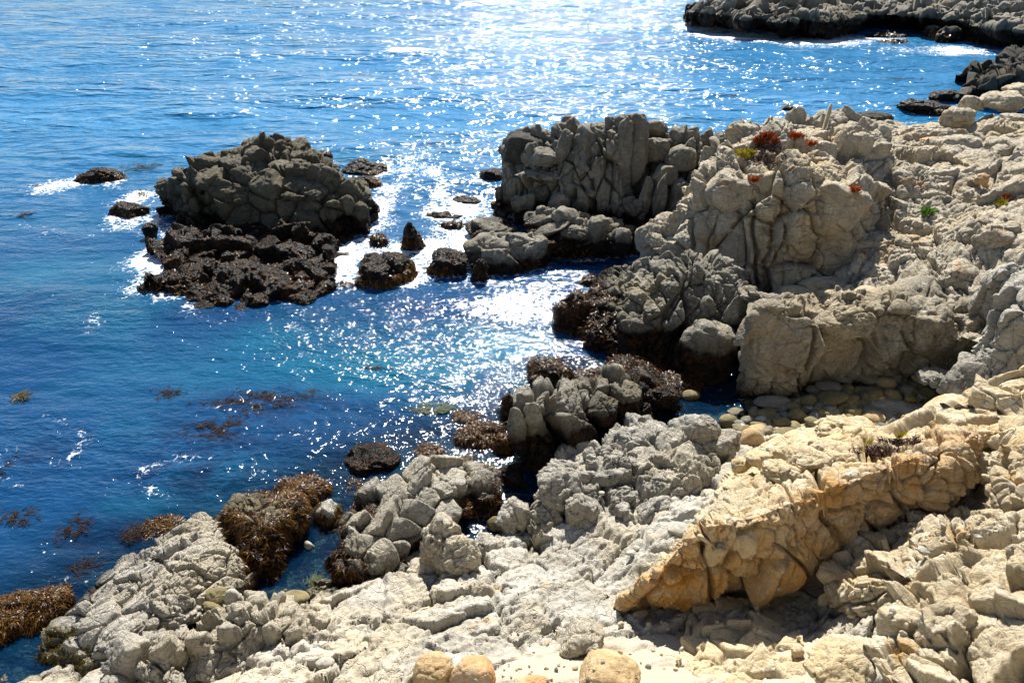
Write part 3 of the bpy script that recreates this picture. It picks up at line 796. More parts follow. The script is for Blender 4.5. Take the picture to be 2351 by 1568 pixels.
algr = sea_rock('broad rock covered in brown weed right of the black shelf', 888, 625, 140, 92, weed=1500)
sea_rock('small brown weedy knob below the broad weed covered rock', 838, 652, 48, 40, weed=300)
sea_rock('low fringe of weedy stones joining the shelf to the broad weedy rock', 795, 662, 60, 26, weed=300)
sea_rock('small weedy rock in foam at the left of the black shelf', 350, 616, 40, 16, weed=80)
sea_rock('green topped weedy stone beside the black slanting block', 325, 452, 50, 18, weed=220)
sea_rock('low brown weedy stone awash in the white foam of the cove', 1183, 694, 66, 20, weed=200)

sea_rock('dark green weedy rock awash between the dome and the far headland', 1809, 248, 28, 12, zb=-.2, weed=90)
# --- grey ribbed cliff
ribs = outcrop('sea_cliff', 'tall dark grey rock mass split into upright ribs above the channel', 'cliff', [
  ('z', -.3, [(1128,505),(1180,510),(1240,515),(1310,530),(1380,530),(1430,545),(1480,575),(1540,560),(1600,500),(1680,460)]),
  ('y', 0, [(1138,470,37.3),(1185,470,36.7),(1240,470,36.3),(1310,470,35.8),(1380,465,35.5),(1430,470,35.4),(1480,490,35.6),(1540,470,36),(1600,430,36.5),(1680,400,37)]),
  ('y', 0, [(1142,430,37.8),(1190,420,37.2),(1240,420,36.8),(1310,415,36.3),(1380,405,36),(1430,410,36),(1480,430,36.8),(1540,410,36.8),(1600,380,37),(1680,360,37.4)]),
  ('y', 0, [(1148,385,38.4),(1195,365,38),(1245,360,37.6),(1310,350,37),(1380,335,36.7),(1430,330,36.6),(1480,370,38),(1540,350,37.6),(1600,340,37.5),(1680,330,37.8)]),
  ('y', 0, [(1150,355,38.8),(1195,318,38.8),(1245,308,38.6),(1310,298,37.9),(1380,294,37.6),(1440,280,37.3),(1485,320,38.6),(1540,315,38.3),(1600,318,38.2),(1680,322,38.4)]),
  ('y', 0, [(1152,345,39.2),(1195,308,39.4),(1245,300,39.4),(1310,292,38.8),(1380,288,38.6),(1440,272,38.4),(1490,292,39.2),(1540,302,39),(1600,308,39),(1680,318,39.2)]),
  back(1.2, -1.2), back(1, -4)], .042,
  [big((.75, 1.1, 2.9), (8, 6, 10), amp=.75, tilt=.5, crack=.55, rnd=.62, w=.06, warp=.22), big((.5, .5, .75), (0, 16, 0), amp=.45, tilt=.6, crack=.4, rnd=.5, w=.07), big(.2, (0, 0, 0), amp=.3, tilt=.5, crack=.3, rnd=.3, w=.1)],
  M['grey'], lay=[(.75, (1, .25, -.08), .26), (.9, (.12, .2, 1), .10), (.8, (.3, 1, .1), .14)], lumps=(31, 14, 36), fine=.05, smooth_amp=.25, smooth_scale=.5,
  cracks=[(1348,300,1368,520,36.2,.10,.5),(1500,330,1470,560,36.2,.18,.9),(1258,360,1250,500,36.8,.07,.35),(1185,420,1180,500,37,.06,.3)],
  blocks=[dict(px=1432,py=340,w=44,h=150,y=36.6,style='slab',roll=4),dict(px=1466,py=345,w=50,h=150,y=36.9,style='slab',roll=-3),dict(px=1292,py=338,w=34,h=74,y=37.1,style='slab',roll=14),dict(px=1250,py=362,w=70,h=50,y=37.2,style='lump'),dict(px=1218,py=356,w=44,h=66,y=37.7,style='lump'),
          dict(px=1345,py=330,w=60,h=80,y=37.2,style='lump'),dict(px=1505,py=340,w=76,h=64,y=37.6,style='lump',roll=15),dict(px=1562,py=365,w=72,h=60,y=37.0,style='block'),dict(px=1526,py=402,w=66,h=54,y=36.5,style='block',roll=-8),dict(px=1505,py=292,w=52,h=36,y=39.0),dict(px=1555,py=312,w=54,h=46,y=38.6),dict(px=1590,py=322,w=34,h=56,y=38.2,roll=8),dict(px=1622,py=322,w=34,h=50,y=38.2),
          dict(px=1478,py=470,w=34,h=120,y=35.6,style='slab',roll=6),dict(px=1512,py=470,w=36,h=130,y=35.5,style='slab',roll=9),dict(px=1556,py=455,w=40,h=90,y=35.8,style='slab',roll=12),dict(px=1240,py=402,w=130,h=30,y=36.9,style='slab',roll=5),dict(px=1200,py=480,w=56,h=72,y=36.4,style='lump'),dict(px=1460,py=275,w=46,h=34,y=38.6,style='lump'),dict(px=1420,py=296,w=34,h=60,y=37.4,roll=12),dict(px=1372,py=292,w=90,h=26,y=38.8,style='slab'),dict(px=1280,py=480,w=60,h=80,y=35.9,style='block')])
rock('boulder', 'dark smooth boulder slab leaning on the left end of the ribbed cliff above the channel', 'rock', M['dark'], px=1205, py=350, w=120, h=100, y=38.9, style='lump', frac=.4)
sea_rock('small black rock at the waterline left of the ribbed cliff', 1128, 408, 60, 44, weed=60)
sea_rock('low black step under the small black rock left of the ribbed cliff', 1122, 420, 50, 22)

# shelf and boulder in the channel
chan = outcrop('rock_outcrop', 'low ledge of tilted pale slabs with a dark weedy foot below the ribbed cliff', 'rock', [
  ('z', -.5, [(1195,570),(1240,600),(1300,605),(1370,605),(1430,595),(1470,560)]),
  ('y', 0, [(1200,545,33.6),(1245,565,32.3),(1300,575,32),(1370,570,32),(1425,560,32.4),(1465,545,33.3)]),
  ('y', 0, [(1200,520,34),(1245,530,33),(1300,535,32.7),(1370,530,32.6),(1420,525,33),(1460,530,33.8)]),
  ('y', 0, [(1205,498,34.6),(1245,500,34.1),(1300,498,33.8),(1370,508,33.6),(1415,512,33.8),(1455,522,34.2)]),
  ('y', 0, [(1215,492,34.9),(1250,490,34.9),(1300,486,34.8),(1370,500,34.5),(1412,508,34.4),(1450,520,34.5)]),
  back(.8, -.6), back(.6, -1.2)], .035,
  [big((1.5, .5, .34), (0, -24, 15), amp=.75, tilt=.6, crack=.5, rnd=.5, w=.07), big((.35, .3, .25), (0, 0, 0), amp=.4, tilt=.5, crack=.3, rnd=.4)],
  M['grey'], lumps=(14, 14, 34), smooth_amp=.2,
  blocks=[dict(px=1298,py=498,w=70,h=52,y=33.6,style='slab',roll=20),dict(px=1335,py=530,w=90,h=44,y=32.9,style='block'),dict(px=1375,py=535,w=54,h=74,y=32.4,style='lump'),dict(px=1425,py=560,w=60,h=76,y=32.2,style='lump'),dict(px=1260,py=530,w=100,h=30,y=33,style='slab',roll=-24)])
weed_on(chan, 700, -.1, .7, .2, .05, M['weed'], seed=3, cover=.1)
chb = rock('boulder', 'large pale boulder with a black tide band in the channel below the ribbed cliff', 'boulder', M['grey_dry'], px=1172, py=592, w=215, h=135, zb=-.5, style='block', dep=.8, rot=8, sink=.6)
weed_on(chb, 260, -.1, .25, .22, .05, M['weed'], seed=5)
rock('boulder', 'pale flat topped block behind the large channel boulder', 'boulder', M['grey_dry'], px=1128, py=528, w=130, h=64, zb=.0, style='block', rot=-10)
o = sea_rock('black weedy rock against the left side of the channel boulder', 1030, 610, 92, 86, weed=300)
o = sea_rock('small black lump left of the weedy rock by the channel boulder', 1012, 588, 44, 40)
sea_rock('dark pyramid shaped stone in front of the channel boulder', 1101, 632, 78, 80, style='block', roll=6, taper=.75)
sea_rock('low dark stones in front of the pyramid stone', 1040, 645, 80, 24, weed=200)
sea_rock('low dark rock in the gap between the channel ledge and the big dome', 1445, 580, 60, 36, weed=60)

# --- the big dome and the slope to its right
dome = outcrop('rock_dome', 'broad cream rock dome with long upright cracks and red plants on its crown', 'rock', [
  ('y', 0, [(1465,650,29.8),(1560,690,28.6),(1640,715,27.9),(1730,725,27.5),(1830,700,27.2),(1930,650,27.4),(2040,600,27.8)]),
  ('y', 0, [(1472,585,30.1),(1560,610,28.8),(1640,630,28.1),(1730,630,27.7),(1830,612,27.5),(1930,570,27.8),(2040,530,28.5)]),
  ('y', 0, [(1485,545,30.6),(1562,545,29.2),(1640,555,28.5),(1730,545,28.0),(1830,530,27.9),(1930,505,28.1),(2040,480,29.2)]),
  ('y', 0, [(1530,520,31.6),(1580,480,30.0),(1645,478,29.0),(1730,462,28.5),(1830,445,28.3),(1930,430,28.5),(2040,420,30.2)]),
  ('y', 0, [(1560,475,32.6),(1605,415,31.4),(1655,402,30.2),(1740,395,29.5),(1835,382,29.3),(1935,372,29.8),(2040,365,32)]),
  ('y', 0, [(1590,430,33.6),(1635,350,33.2),(1675,335,32.0),(1745,335,31.6),(1840,335,31.8),(1935,332,32.2),(2040,330,34.6)]),
  ('y', 0, [(1610,420,34.6),(1650,325,34.6),(1692,294,34.2),(1745,284,34.4),(1800,285,35),(1860,278,36),(1935,275,37),(2040,300,38.5)]),
  back(1.6, -.7), back(1.2, -3.5)], .036,
  [big((1.5, 1.5, 2.3), (10, 5, 8), amp=.30, tilt=.42, crack=.26, rnd=.5, w=.04, warp=.25), big((.75, .7, .5), (0, -12, 10), amp=.3, tilt=.5, crack=.3, rnd=.34, w=.05, warp=.4), big((.26, .22, .14), (0, -16, 0), amp=.28, tilt=.45, crack=.3, rnd=.28, w=.08, warp=.4)],
  M['cream'], lay=[(1.25, (1, .12, .10), .24), (.75, (.2, -.35, 1), .13), (.33, (.3, -.15, 1), .08)], lumps=(26, 14, 40), fine=.045, smooth_amp=.3, smooth_scale=.45,
  cracks=[(1735,400,1725,720,28.1,.07,.6),(1795,385,1790,560,28.5,.05,.3),(1835,370,1838,470,30,.04,.25),(1590,470,1572,680,29.3,.07,.4),(1640,500,1600,690,28.6,.05,.25),(1778,520,1770,600,28,.04,.2)],
  blocks=[dict(px=1515,py=545,w=100,h=110,y=31.2,style='block',rot=20),dict(px=1497,py=590,w=60,h=60,y=30.6,style='lump'),dict(px=1612,py=450,w=44,h=110,y=31.4,style='lump'),dict(px=1682,py=440,w=140,h=100,y=29.9,style='lump',frac=.4,roll=10),
          dict(px=1772,py=290,w=50,h=36,y=35.8,style='lump'),dict(px=1816,py=300,w=60,h=36,y=35.6,style='lump'),dict(px=1885,py=278,w=46,h=46,y=36.4,style='block',roll=10),dict(px=1915,py=282,w=60,h=54,y=36.2,style='block'),dict(px=1915,py=485,w=150,h=150,y=28.7,style='lump',frac=.5),dict(px=1760,py=430,w=60,h=80,y=29.6,style='lump',frac=.4)])
slope = outcrop('rock_slope', 'long cream slope of cracked stone rising to the right edge of the view', 'rock', [
  ('y', 0, [(1730,760,24.8),(1850,740,24.6),(1960,730,24.2),(2060,740,23.2),(2160,750,22),(2260,790,20.5),(2420,830,18.5)]),
  ('y', 0, [(1735,690,26.5),(1850,675,26),(1960,655,25.6),(2060,675,24.6),(2160,690,23.2),(2260,720,21.8),(2420,740,19.6)]),
  ('y', 0, [(1790,655,27.4),(1860,640,27.3),(1950,610,27.0),(2050,590,27),(2150,600,25.8),(2250,600,24.4),(2420,590,22.4)]),
  ('y', 0, [(1930,600,28.2),(1970,560,28.6),(2040,510,29),(2130,505,28.6),(2240,500,27.6),(2420,470,26.5)]),
  ('y', 0, [(1985,470,30.5),(2005,440,30.8),(2060,420,31),(2130,420,31),(2240,410,30.6),(2420,380,30)]),
  ('y', 0, [(1990,370,33.5),(2010,355,34),(2070,345,34.4),(2140,340,34.5),(2240,335,34.2),(2420,310,34.2)]),
  ('y', 0, [(1990,300,38.6),(2020,298,39),(2080,296,39.5),(2150,292,39.8),(2240,285,40),(2420,265,41)]),
  back(1.5, -.4), back(3, -4.5)], .042,
  [big((2.4, 1.6, 1.0), (10, -10, 12), amp=.26, tilt=.38, crack=.2, rnd=.2, w=.045, warp=.35), big((.8, .5, .32), (0, -12, 10), amp=.42, tilt=.6, crack=.35, rnd=.4, w=.06, warp=.4), big((.28, .22, .14), (0, -14, 0), amp=.35, tilt=.55, crack=.3, rnd=.3, w=.08, warp=.4)],
  M['cream'], lay=[(1.3, (.9, .4, -.1), .18), (1.1, (-.3, 1, .4), .18), (.34, (.22, -.3, 1), .11)], lumps=(46, 16, 44), fine=.045, smooth_amp=.35, smooth_scale=.5,
  cracks=[(2012,320,2018,520,31,.06,.4),(2140,560,2135,680,25.5,.05,.25)],
  blocks=[dict(px=2110,py=445,w=120,h=50,y=30.9,style='slab',roll=10),dict(px=2300,py=560,w=120,h=110,y=25.3,style='lump'),dict(px=2095,py=560,w=80,h=50,y=27.7,style='block'),dict(px=2015,py=625,w=90,h=50,y=26.7,style='block'),dict(px=2210,py=645,w=110,h=90,y=24.1,style='block'),dict(px=1890,py=655,w=110,h=50,y=26.5,style='slab'),dict(px=1830,py=672,w=90,h=34,y=26.0,style='slab')])
cliff = outcrop('cliff_face', 'shadowed cliff of big cracked blocks behind the cobble cove', 'cliff', [
  ('z', -.1, [(1690,915),(1730,915),(1790,912),(1860,905),(1950,898),(2050,885),(2150,868),(2250,850)]),
  ('y', 0, [(1690,850,22.0),(1730,855,21.6),(1790,855,21.5),(1860,850,21.6),(1950,842,21.7),(2050,826,21.9),(2150,800,21.9),(2250,780,21.8)]),
  ('y', 0, [(1692,775,22.0),(1730,772,21.6),(1790,775,21.5),(1860,785,21.6),(1950,772,21.7),(2050,757,21.9),(2150,745,22.0),(2250,740,22.0)]),
  ('y', 0, [(1700,715,22.3),(1740,704,21.8),(1790,710,21.7),(1860,738,21.8),(1950,718,21.9),(2050,707,22.1),(2150,695,22.4),(2250,700,22.6)]),
  ('y', 0, [(1712,694,23.2),(1750,684,22.7),(1800,690,22.7),(1860,712,22.7),(1950,692,22.9),(2050,690,23.1),(2150,680,23.6),(2250,690,23.4)]),
  back(.8, .0), back(1, -1.5)], .03,
  [big((1.7, 1.4, 1.5), (8, -14, 8), amp=.3, tilt=.45, crack=.2, rnd=.15, w=.035, warp=.25), big((.7, .5, .42), (0, -20, 8), amp=.3, tilt=.5, crack=.3, rnd=.28, w=.05, warp=.35), big((.22, .2, .12), (0, -20, 0), amp=.25, tilt=.45, crack=.25, rnd=.25, w=.08, warp=.4)],
  M['cliff'], lay=[(1.2, (.9, .3, -.35), .18), (.9, (.2, .3, 1), .10), (.33, (.35, -.1, 1), .06)], lumps=(14, 18, 44), fine=.035, smooth_amp=.25, smooth_scale=.5,
  cracks=[(1850,720,1800,900,22.2,.06,.4),(1900,740,1840,890,22.2,.05,.3),(1760,700,1750,880,22.3,.03,.15),(2000,700,1975,880,22.3,.05,.25),(2090,690,2050,850,22.5,.05,.3)],
  blocks=[dict(px=1768,py=792,w=140,h=205,y=21.95,style='block',frac=.45,rot=15,dep=.7),dict(px=1960,py=716,w=130,h=50,y=23.0,style='slab',roll=6),dict(px=1925,py=750,w=110,h=70,y=22.2,style='lump'),dict(px=2040,py=745,w=80,h=80,y=22.3,style='lump'),dict(px=2130,py=745,w=130,h=130,y=22.4,style='lump'),dict(px=1890,py=770,w=50,h=60,y=22.3,style='lump')])
rock('boulder', 'smooth cream boulder perched on top of the shadowed cliff', 'boulder', M['cream'], px=1988, py=674, w=70, h=40, y=24.4, style='round', frac=.5)
rock('boulder', 'small pale stone right beside the perched cream boulder', 'boulder', M['cream'], px=2022, py=680, w=30, h=24, y=24.3, style='round')
rock('boulder', 'upright wedge of grey stone leaning in the gully left of the shadowed cliff', 'boulder', M['grey'], px=1696, py=706, w=56, h=86, y=23.8, style='slab', roll=26, dep=.6)

# right edge
redge = outcrop('cliff_face', 'smooth whitish rock wall falling steeply at the right edge of the view', 'cliff', [
  ('y', 0, [(2222,880,19.6),(2265,890,18.8),(2310,900,18.2),(2370,905,17.8),(2460,905,17)]),
  ('y', 0, [(2226,830,20.2),(2265,815,19.5),(2310,800,18.9),(2370,790,18.4),(2460,780,17.6)]),
  ('y', 0, [(2240,790,20.9),(2275,740,20.4),(2315,705,19.9),(2370,680,19.4),(2460,670,18.6)]),
  ('y', 0, [(2258,760,21.5),(2295,690,21.2),(2325,650,21),(2370,625,20.8),(2460,600,20)]),
  back(.7, -.1), back(1, -2)], .03,
  [big((1.2, .8, 1.6), (0, 22, 20), amp=.3, tilt=.4, crack=.2, rnd=.25), big((.35, .25, .3), (0, 20, 0), amp=.35, tilt=.5, crack=.25, rnd=.35)],
  M['pale'], lay=(.4, (-.8, .2, .7), .07), smooth_amp=.2)
rock('boulder', 'dark grey rounded outcrop at the foot of the whitish wall beside the cobbles', 'boulder', M['grey_dry'], px=2222, py=880, w=130, h=120, y=19.5, style='lump', frac=.6)
rock('boulder', 'grey layered stone lying between the cobbles and the dark rounded outcrop', 'boulder', M['grey_dry'], px=2155, py=866, w=110, h=48, y=20.6, style='lump', roll=8)

# --- left foot of the dome
foot = outcrop('rock_outcrop', 'steep fan of thin leaning rock ribs stepping down to the cove below the dome', 'rock', [
  ('z', -.4, [(1262,785),(1330,820),(1400,850),(1480,875),(1560,880),(1640,860),(1740,790)]),
  ('y', 0, [(1285,735,26.6),(1340,762,25.2),(1410,790,24.1),(1485,800,23.7),(1560,805,23.6),(1640,795,23.9),(1740,765,24.7)]),
  ('y', 0, [(1308,697,27.4),(1365,705,26.0),(1430,715,25.0),(1500,718,24.4),(1565,722,24.2),(1645,720,24.4),(1740,722,25.2)]),
  ('y', 0, [(1345,660,28.4),(1395,655,27.2),(1450,655,26.1),(1510,650,25.4),(1570,642,24.9),(1650,650,25.1),(1740,690,25.8)]),
  ('y', 0, [(1375,645,29.2),(1420,625,28.3),(1470,612,27.3),(1520,606,26.6),(1580,592,25.9),(1655,600,26.0),(1740,680,26.6)]),
  back(1, -.2), back(1.2, -1.5)], .032,
  [big((.42, .9, 1.5), (14, 28, 0), amp=.75, tilt=.5, crack=.5, rnd=.55, w=.07, warp=.25), big((.6, .5, .18), (0, 28, 0), amp=.5, tilt=.5, crack=.45, rnd=.4, w=.08, warp=.3), big(.15, (0, 0, 0), amp=.3, tilt=.5, crack=.2, rnd=.3, w=.1)],
  M['grey'], lay=[(.45, (.85, .3, .35), .16), (.2, (-.5, .15, 1), .08)], lumps=(26, 16, 40), smooth_amp=.25,
  cracks=[(1590,600,1550,800,24.5,.09,.5),(1650,620,1625,780,24.6,.06,.3)])
weed_on(foot, 1300, -.1, 1.1, .17, .045, M['weed_dark'], seed=9, cover=.0, box=(1250, 650, 1420, 880))
rock('boulder', 'pointed grey rock with a black weedy foot in front of the leaning ribs', 'rock', M['grey'], px=1462, py=782, w=180, h=150, zb=-.4, style='block', rot=20, taper=.45)
rock('boulder', 'blocky pale rock with a wet black base beside the pointed grey rock', 'rock', M['grey'], px=1622, py=822, w=140, h=170, zb=-.4, style='block', rot=-15)
def weed_rock(label, px, py, w, h, n, zb=-.3, mat='dark', weed='weed_dark', ln=.17, wd=.028, top=1.2, mult=1.5, **kw):
    o = rock('weedy_rock', label, 'rock', M[mat], px=px, py=py, w=w, h=h, zb=zb, style='lump', **kw)
    weed_on(o, int(n * mult), -.1, top, ln, wd, M[weed], seed=SEED[0], cover=-.1)
    return o
weed_rock('dark brown weed covered rock bulging into the cove under the leaning ribs', 1318, 725, 96, 110, 1300)
weed_rock('small knob of brown weed standing on the shore above the foaming cove', 1350, 655, 40, 44, 350)
weed_rock('round weedy rock at the corner of the cove below the leaning ribs', 1258, 862, 112, 78, 1200)
weed_rock('low brown weedy bank between the cove and the striped outcrop', 1370, 880, 170, 60, 1200)
weed_rock('dark red weedy mound in front of the pointed grey rock', 1455, 855, 130, 76, 1200)
weed_rock('dark weedy mound at the wet foot of the blocky pale rock', 1560, 885, 110, 60, 800)
weed_rock('weedy rock standing on the left side of the striped outcrop', 1172, 945, 46, 90, 400)

# --- striped outcrop and jumble
stripe = outcrop('rock_outcrop', 'grey outcrop of steep parallel slabs with an upright face dropping into the pool', 'rock', [
  ('z', -.6, [(1168,1150),(1195,1160),(1225,1140),(1265,1105),(1310,1085),(1360,1040),(1420,1015),(1490,985),(1566,965)]),
  ('y', 0, [(1170,1060,17.6),(1195,1060,17.4),(1230,1040,17.5),(1275,1020,17.8),(1320,1000,18.1),(1370,975,18.7),(1430,960,19.2),(1495,940,19.9),(1566,935,20.3)]),
  ('y', 0, [(1172,985,17.9),(1198,975,17.7),(1238,965,17.8),(1285,945,18.2),(1330,925,18.8),(1380,915,19.3),(1440,905,19.8),(1500,905,20.3),(1564,918,20.7)]),
  ('y', 0, [(1175,930,18.2),(1202,915,18.2),(1245,905,18.4),(1290,895,18.9),(1340,888,19.6),(1390,880,20.1),(1450,874,20.4),(1505,886,20.9),(1562,908,21.1)]),
  ('y', 0, [(1182,915,18.6),(1210,898,18.7),(1250,888,19),(1298,882,19.5),(1345,880,20.1),(1395,870,20.7),(1455,866,21),(1508,880,21.4),(1560,902,21.5)]),
  back(.6, -.3), back(.6, -1.5)], .026,
  [big((.85, 1.2, 1.6), (12, -22, 14), amp=.55, tilt=.45, crack=.4, rnd=.35, w=.05, warp=.2), big((.9, .8, .22), (0, -18, 14), amp=.28, tilt=.4, crack=.55, rnd=.3, w=.07, warp=.25), big(.16, (0, 0, 0), amp=.25, tilt=.4, crack=.2, rnd=.25, w=.1)],
  M['grey'], lay=[(.55, (.85, .35, .38), .16), (.24, (.32, .1, 1), .07)], lumps=(12, 16, 40), smooth_amp=.15,
  cracks=[(1262,885,1302,1070,18.2,.07,.45),(1345,880,1385,1010,19,.08,.4),(1232,905,1215,1100,17.8,.05,.3)],
  blocks=[dict(px=1525,py=912,w=76,h=50,y=20.6,style='block'),dict(px=1440,py=910,w=90,h=80,y=19.9,style='block',roll=12),dict(px=1190,py=990,w=50,h=120,y=17.9,style='slab',roll=-4,dep=.6),dict(px=1225,py=960,w=46,h=90,y=18.0,style='slab',roll=-6)])
jum = outcrop('rock_outcrop', 'pale jumble of broken grey ridges between the striped outcrop and the ochre ledge', 'rock', [
  ('z', .5, [(1205,1230),(1250,1275),(1330,1300),(1400,1300),(1470,1290),(1540,1260),(1620,1200),(1700,1150)]),
  ('y', 0, [(1215,1150,15.6),(1255,1180,15.1),(1330,1200,14.8),(1405,1195,14.8),(1475,1190,14.8),(1545,1170,14.9),(1625,1120,15.3),(1700,1095,15.7)]),
  ('y', 0, [(1222,1110,16.2),(1262,1100,16),(1330,1120,15.6),(1405,1120,15.6),(1475,1115,15.6),(1545,1095,15.8),(1625,1065,16.1),(1700,1060,16.3)]),
  ('y', 0, [(1235,1080,16.8),(1280,1060,16.9),(1340,1050,16.7),(1410,1050,16.6),(1480,1040,16.8),(1550,1020,17),(1625,1010,17.2),(1696,1040,16.9)]),
  ('y', 0, [(1260,1064,17.3),(1310,1040,17.6),(1360,1010,17.8),(1430,985,18.2),(1490,975,18.4),(1550,970,18.5),(1615,982,18.2),(1690,1030,17.4)]),
  back(.6, -.4), back(.5, -1.2)], .024,
  [big((.9, .6, 1.1), (18, -24, 16), amp=.6, tilt=.6, crack=.35, rnd=.4, w=.06, warp=.3), big((.42, .25, .3), (0, -26, 14), amp=.5, tilt=.6, crack=.4, rnd=.4, w=.08, warp=.35), big(.13, (0, 0, 0), amp=.4, tilt=.55, crack=.25, rnd=.35, w=.1)],
  M['pale'], lay=[(.6, (.8, .3, .45), .16), (.5, (.2, 1, .2), .12), (.26, (-.45, .2, .8), .07)], lumps=(36, 16, 46), smooth_amp=.25, smooth_scale=.7,
  cracks=[(1385,1130,1420,1280,15.0,.08,.4),(1470,1120,1480,1260,15,.06,.3)],
  blocks=[dict(px=1290,py=1130,w=110,h=110,y=15.6,style='block',roll=-12),dict(px=1340,py=1185,w=90,h=120,y=14.9,style='block'),dict(px=1440,py=1205,w=80,h=120,y=14.8,style='lump',roll=-14),dict(px=1510,py=1190,w=90,h=110,y=14.8,style='block',roll=-18),dict(px=1590,py=1010,w=150,h=120,y=17.3,style='slab',roll=-22,dep=.5),dict(px=1650,py=1020,w=110,h=80,y=17.1,style='lump',roll=-18),dict(px=1480,py=1060,w=110,h=60,y=16.6,style='lump'),dict(px=1380,py=1080,w=130,h=60,y=16.4,style='lump',roll=-12),dict(px=1530,py=1110,w=90,h=60,y=15.8,style='lump'),dict(px=1450,py=1010,w=90,h=60,y=17.5,style='block')])

# --- the ochre ledge: a long overhanging block with a stained underside
def ledge_stain(V, v, u): return np.clip(1.6 - np.abs(v - .06) * 4.0, 0, 1) * np.clip((V[:, 0] - 1.3) / 1.0, .25, 1) * np.clip(.75 + .8 * fbm(V * .9, 5, 3), .2, 1)
ledge = outcrop('rock_ledge', 'long overhanging ledge of cracked stone with an ochre stained underside', 'rock ledge', [
  ('y', 0, [(1366,1424,11.7),(1480,1420,11.5),(1590,1400,11.6),(1720,1385,11.8),(1830,1360,12.0),(1930,1300,12.3),(2030,1250,12.6),(2140,1200,12.9),(2240,1150,13.3),(2300,1110,13.6)]),
  ('y', 0, [(1367,1418,11.6),(1480,1385,10.9),(1590,1365,10.7),(1720,1350,10.75),(1830,1325,10.95),(1930,1265,11.4),(2030,1205,11.75),(2140,1150,12.1),(2240,1105,12.6),(2295,1075,13.1)]),
  ('y', 0, [(1369,1413,11.6),(1490,1345,10.8),(1595,1290,10.7),(1720,1270,10.75),(1835,1235,11.0),(1930,1185,11.5),(2030,1130,11.85),(2140,1085,12.2),(2240,1045,12.7),(2290,1030,13.1)]),
  ('y', 0, [(1373,1409,11.65),(1505,1310,10.85),(1605,1215,10.75),(1725,1190,10.85),(1840,1150,11.15),(1930,1110,11.65),(2030,1070,12.05),(2140,1030,12.6),(2240,1000,13),(2290,990,13.4)]),
  ('y', 0, [(1380,1405,11.75),(1525,1290,11.6),(1620,1185,11.6),(1730,1145,12),(1840,1100,12.5),(1930,1065,13),(2030,1035,13.3),(2140,1000,13.6),(2240,975,13.9),(2290,960,14.2)]),
  ('y', 0, [(1388,1400,11.9),(1550,1260,12.6),(1650,1140,13.2),(1740,1080,13.9),(1850,1030,14.6),(1940,1010,14.8),(2040,1000,14.9),(2140,960,15.3),(2240,930,15.6),(2310,910,15.8)]),
  ('y', 0, [(1396,1396,12.1),(1580,1240,13.4),(1690,1100,14.6),(1760,1040,15.6),(1850,990,16.6),(1940,985,16.4),(2060,995,16),(2150,945,16.6),(2240,905,17),(2330,890,17)]),
  back(.5, -.5), back(.4, -1.0)], .02,
  [big((1.5, 1.6, 1.7), (0, 12, -14), amp=.13, tilt=.18, crack=.16, rnd=.15, w=.03, warp=.2), big((.5, .5, .6), (0, 14, -14), amp=.22, tilt=.34, crack=.28, rnd=.2, w=.045, warp=.3), big((.13, .16, .11), (0, 8, 0), amp=.38, tilt=.5, crack=.3, rnd=.3, w=.09, warp=.4)],
  M['ledge'], lay=[(1.0, (.95, .1, -.28), .15), (.6, (.2, .5, 1), .08), (.26, (.95, .1, -.28), .06)], lumps=(24, 16, 40), smooth_amp=.16, smooth_scale=.7, stain=ledge_stain, fine=.028,
  cracks=[(1605,1190,1640,1370,10.9,.05,.35),(1868,1080,1935,1250,11.6,.06,.45),(2045,1040,2090,1190,12.2,.05,.35),(2170,1010,2200,1120,12.7,.04,.25),(1815,1110,1830,1240,11.3,.03,.2)],
  blocks=[dict(px=1705,py=1240,w=74,h=90,y=11.05,style='lump'),dict(px=1640,py=1250,w=60,h=110,y=11.0,style='block',roll=-6),dict(px=2260,py=1070,w=80,h=66,y=12.9,style='block',roll=25),dict(px=1850,py=1050,w=110,h=60,y=13.4,style='lump'),dict(px=1790,py=1085,w=90,h=56,y=13.0,style='block'),dict(px=1690,py=1120,w=60,h=40,y=13.1,style='lump'),dict(px=1740,py=1050,w=70,h=40,y=14.4,style='lump'),dict(px=1940,py=985,w=150,h=60,y=16,style='lump'),dict(px=1700,py=1070,w=50,h=40,y=14.4,style='lump'),dict(px=2190,py=950,w=160,h=70,y=15.5,style='slab',roll=-16,frac=.5)])

# --- right foreground rocks
outcrop('rock_outcrop', 'yellowish block outcrop in two steps below the right end of the overhang', 'rock', [
  ('h', 0, [(1880,1385,2.5),(1960,1420,2.9),(2030,1415,3.1),(2100,1370,3.2),(2170,1320,3.3),(2240,1280,3.4)]),
  ('h', 0, [(1885,1350,2.8),(1965,1370,3.2),(2035,1355,3.4),(2105,1315,3.5),(2172,1270,3.6),(2240,1240,3.6)]),
  ('h', 0, [(1895,1320,2.9),(1970,1305,3.3),(2040,1290,3.55),(2105,1258,3.65),(2170,1225,3.7),(2240,1205,3.7)]),
  ('h', 0, [(1915,1302,2.7),(1985,1275,3.0),(2050,1255,3.2),(2110,1228,3.35),(2170,1202,3.4),(2240,1185,3.4)]),
  back(.6, -.1), back(.6, -1)], .02,
  [big((.7, .5, .6), (0, 10, -24), amp=.5, tilt=.55, crack=.35, rnd=.4, w=.05), big((.25, .2, .2), (0, 10, -20), amp=.45, tilt=.55, crack=.35, rnd=.4, w=.08), big(.1, (0, 0, 0), amp=.35, tilt=.5, crack=.25, rnd=.3, w=.1)],
  M['ledge'], lay=[(.5, (.9, 0, .4), .12), (.22, (-.3, .2, 1), .06)], smooth_amp=.15, blocks=[dict(px=2100,py=1285,w=110,h=60,y=10.6,style='block',roll=-22)])
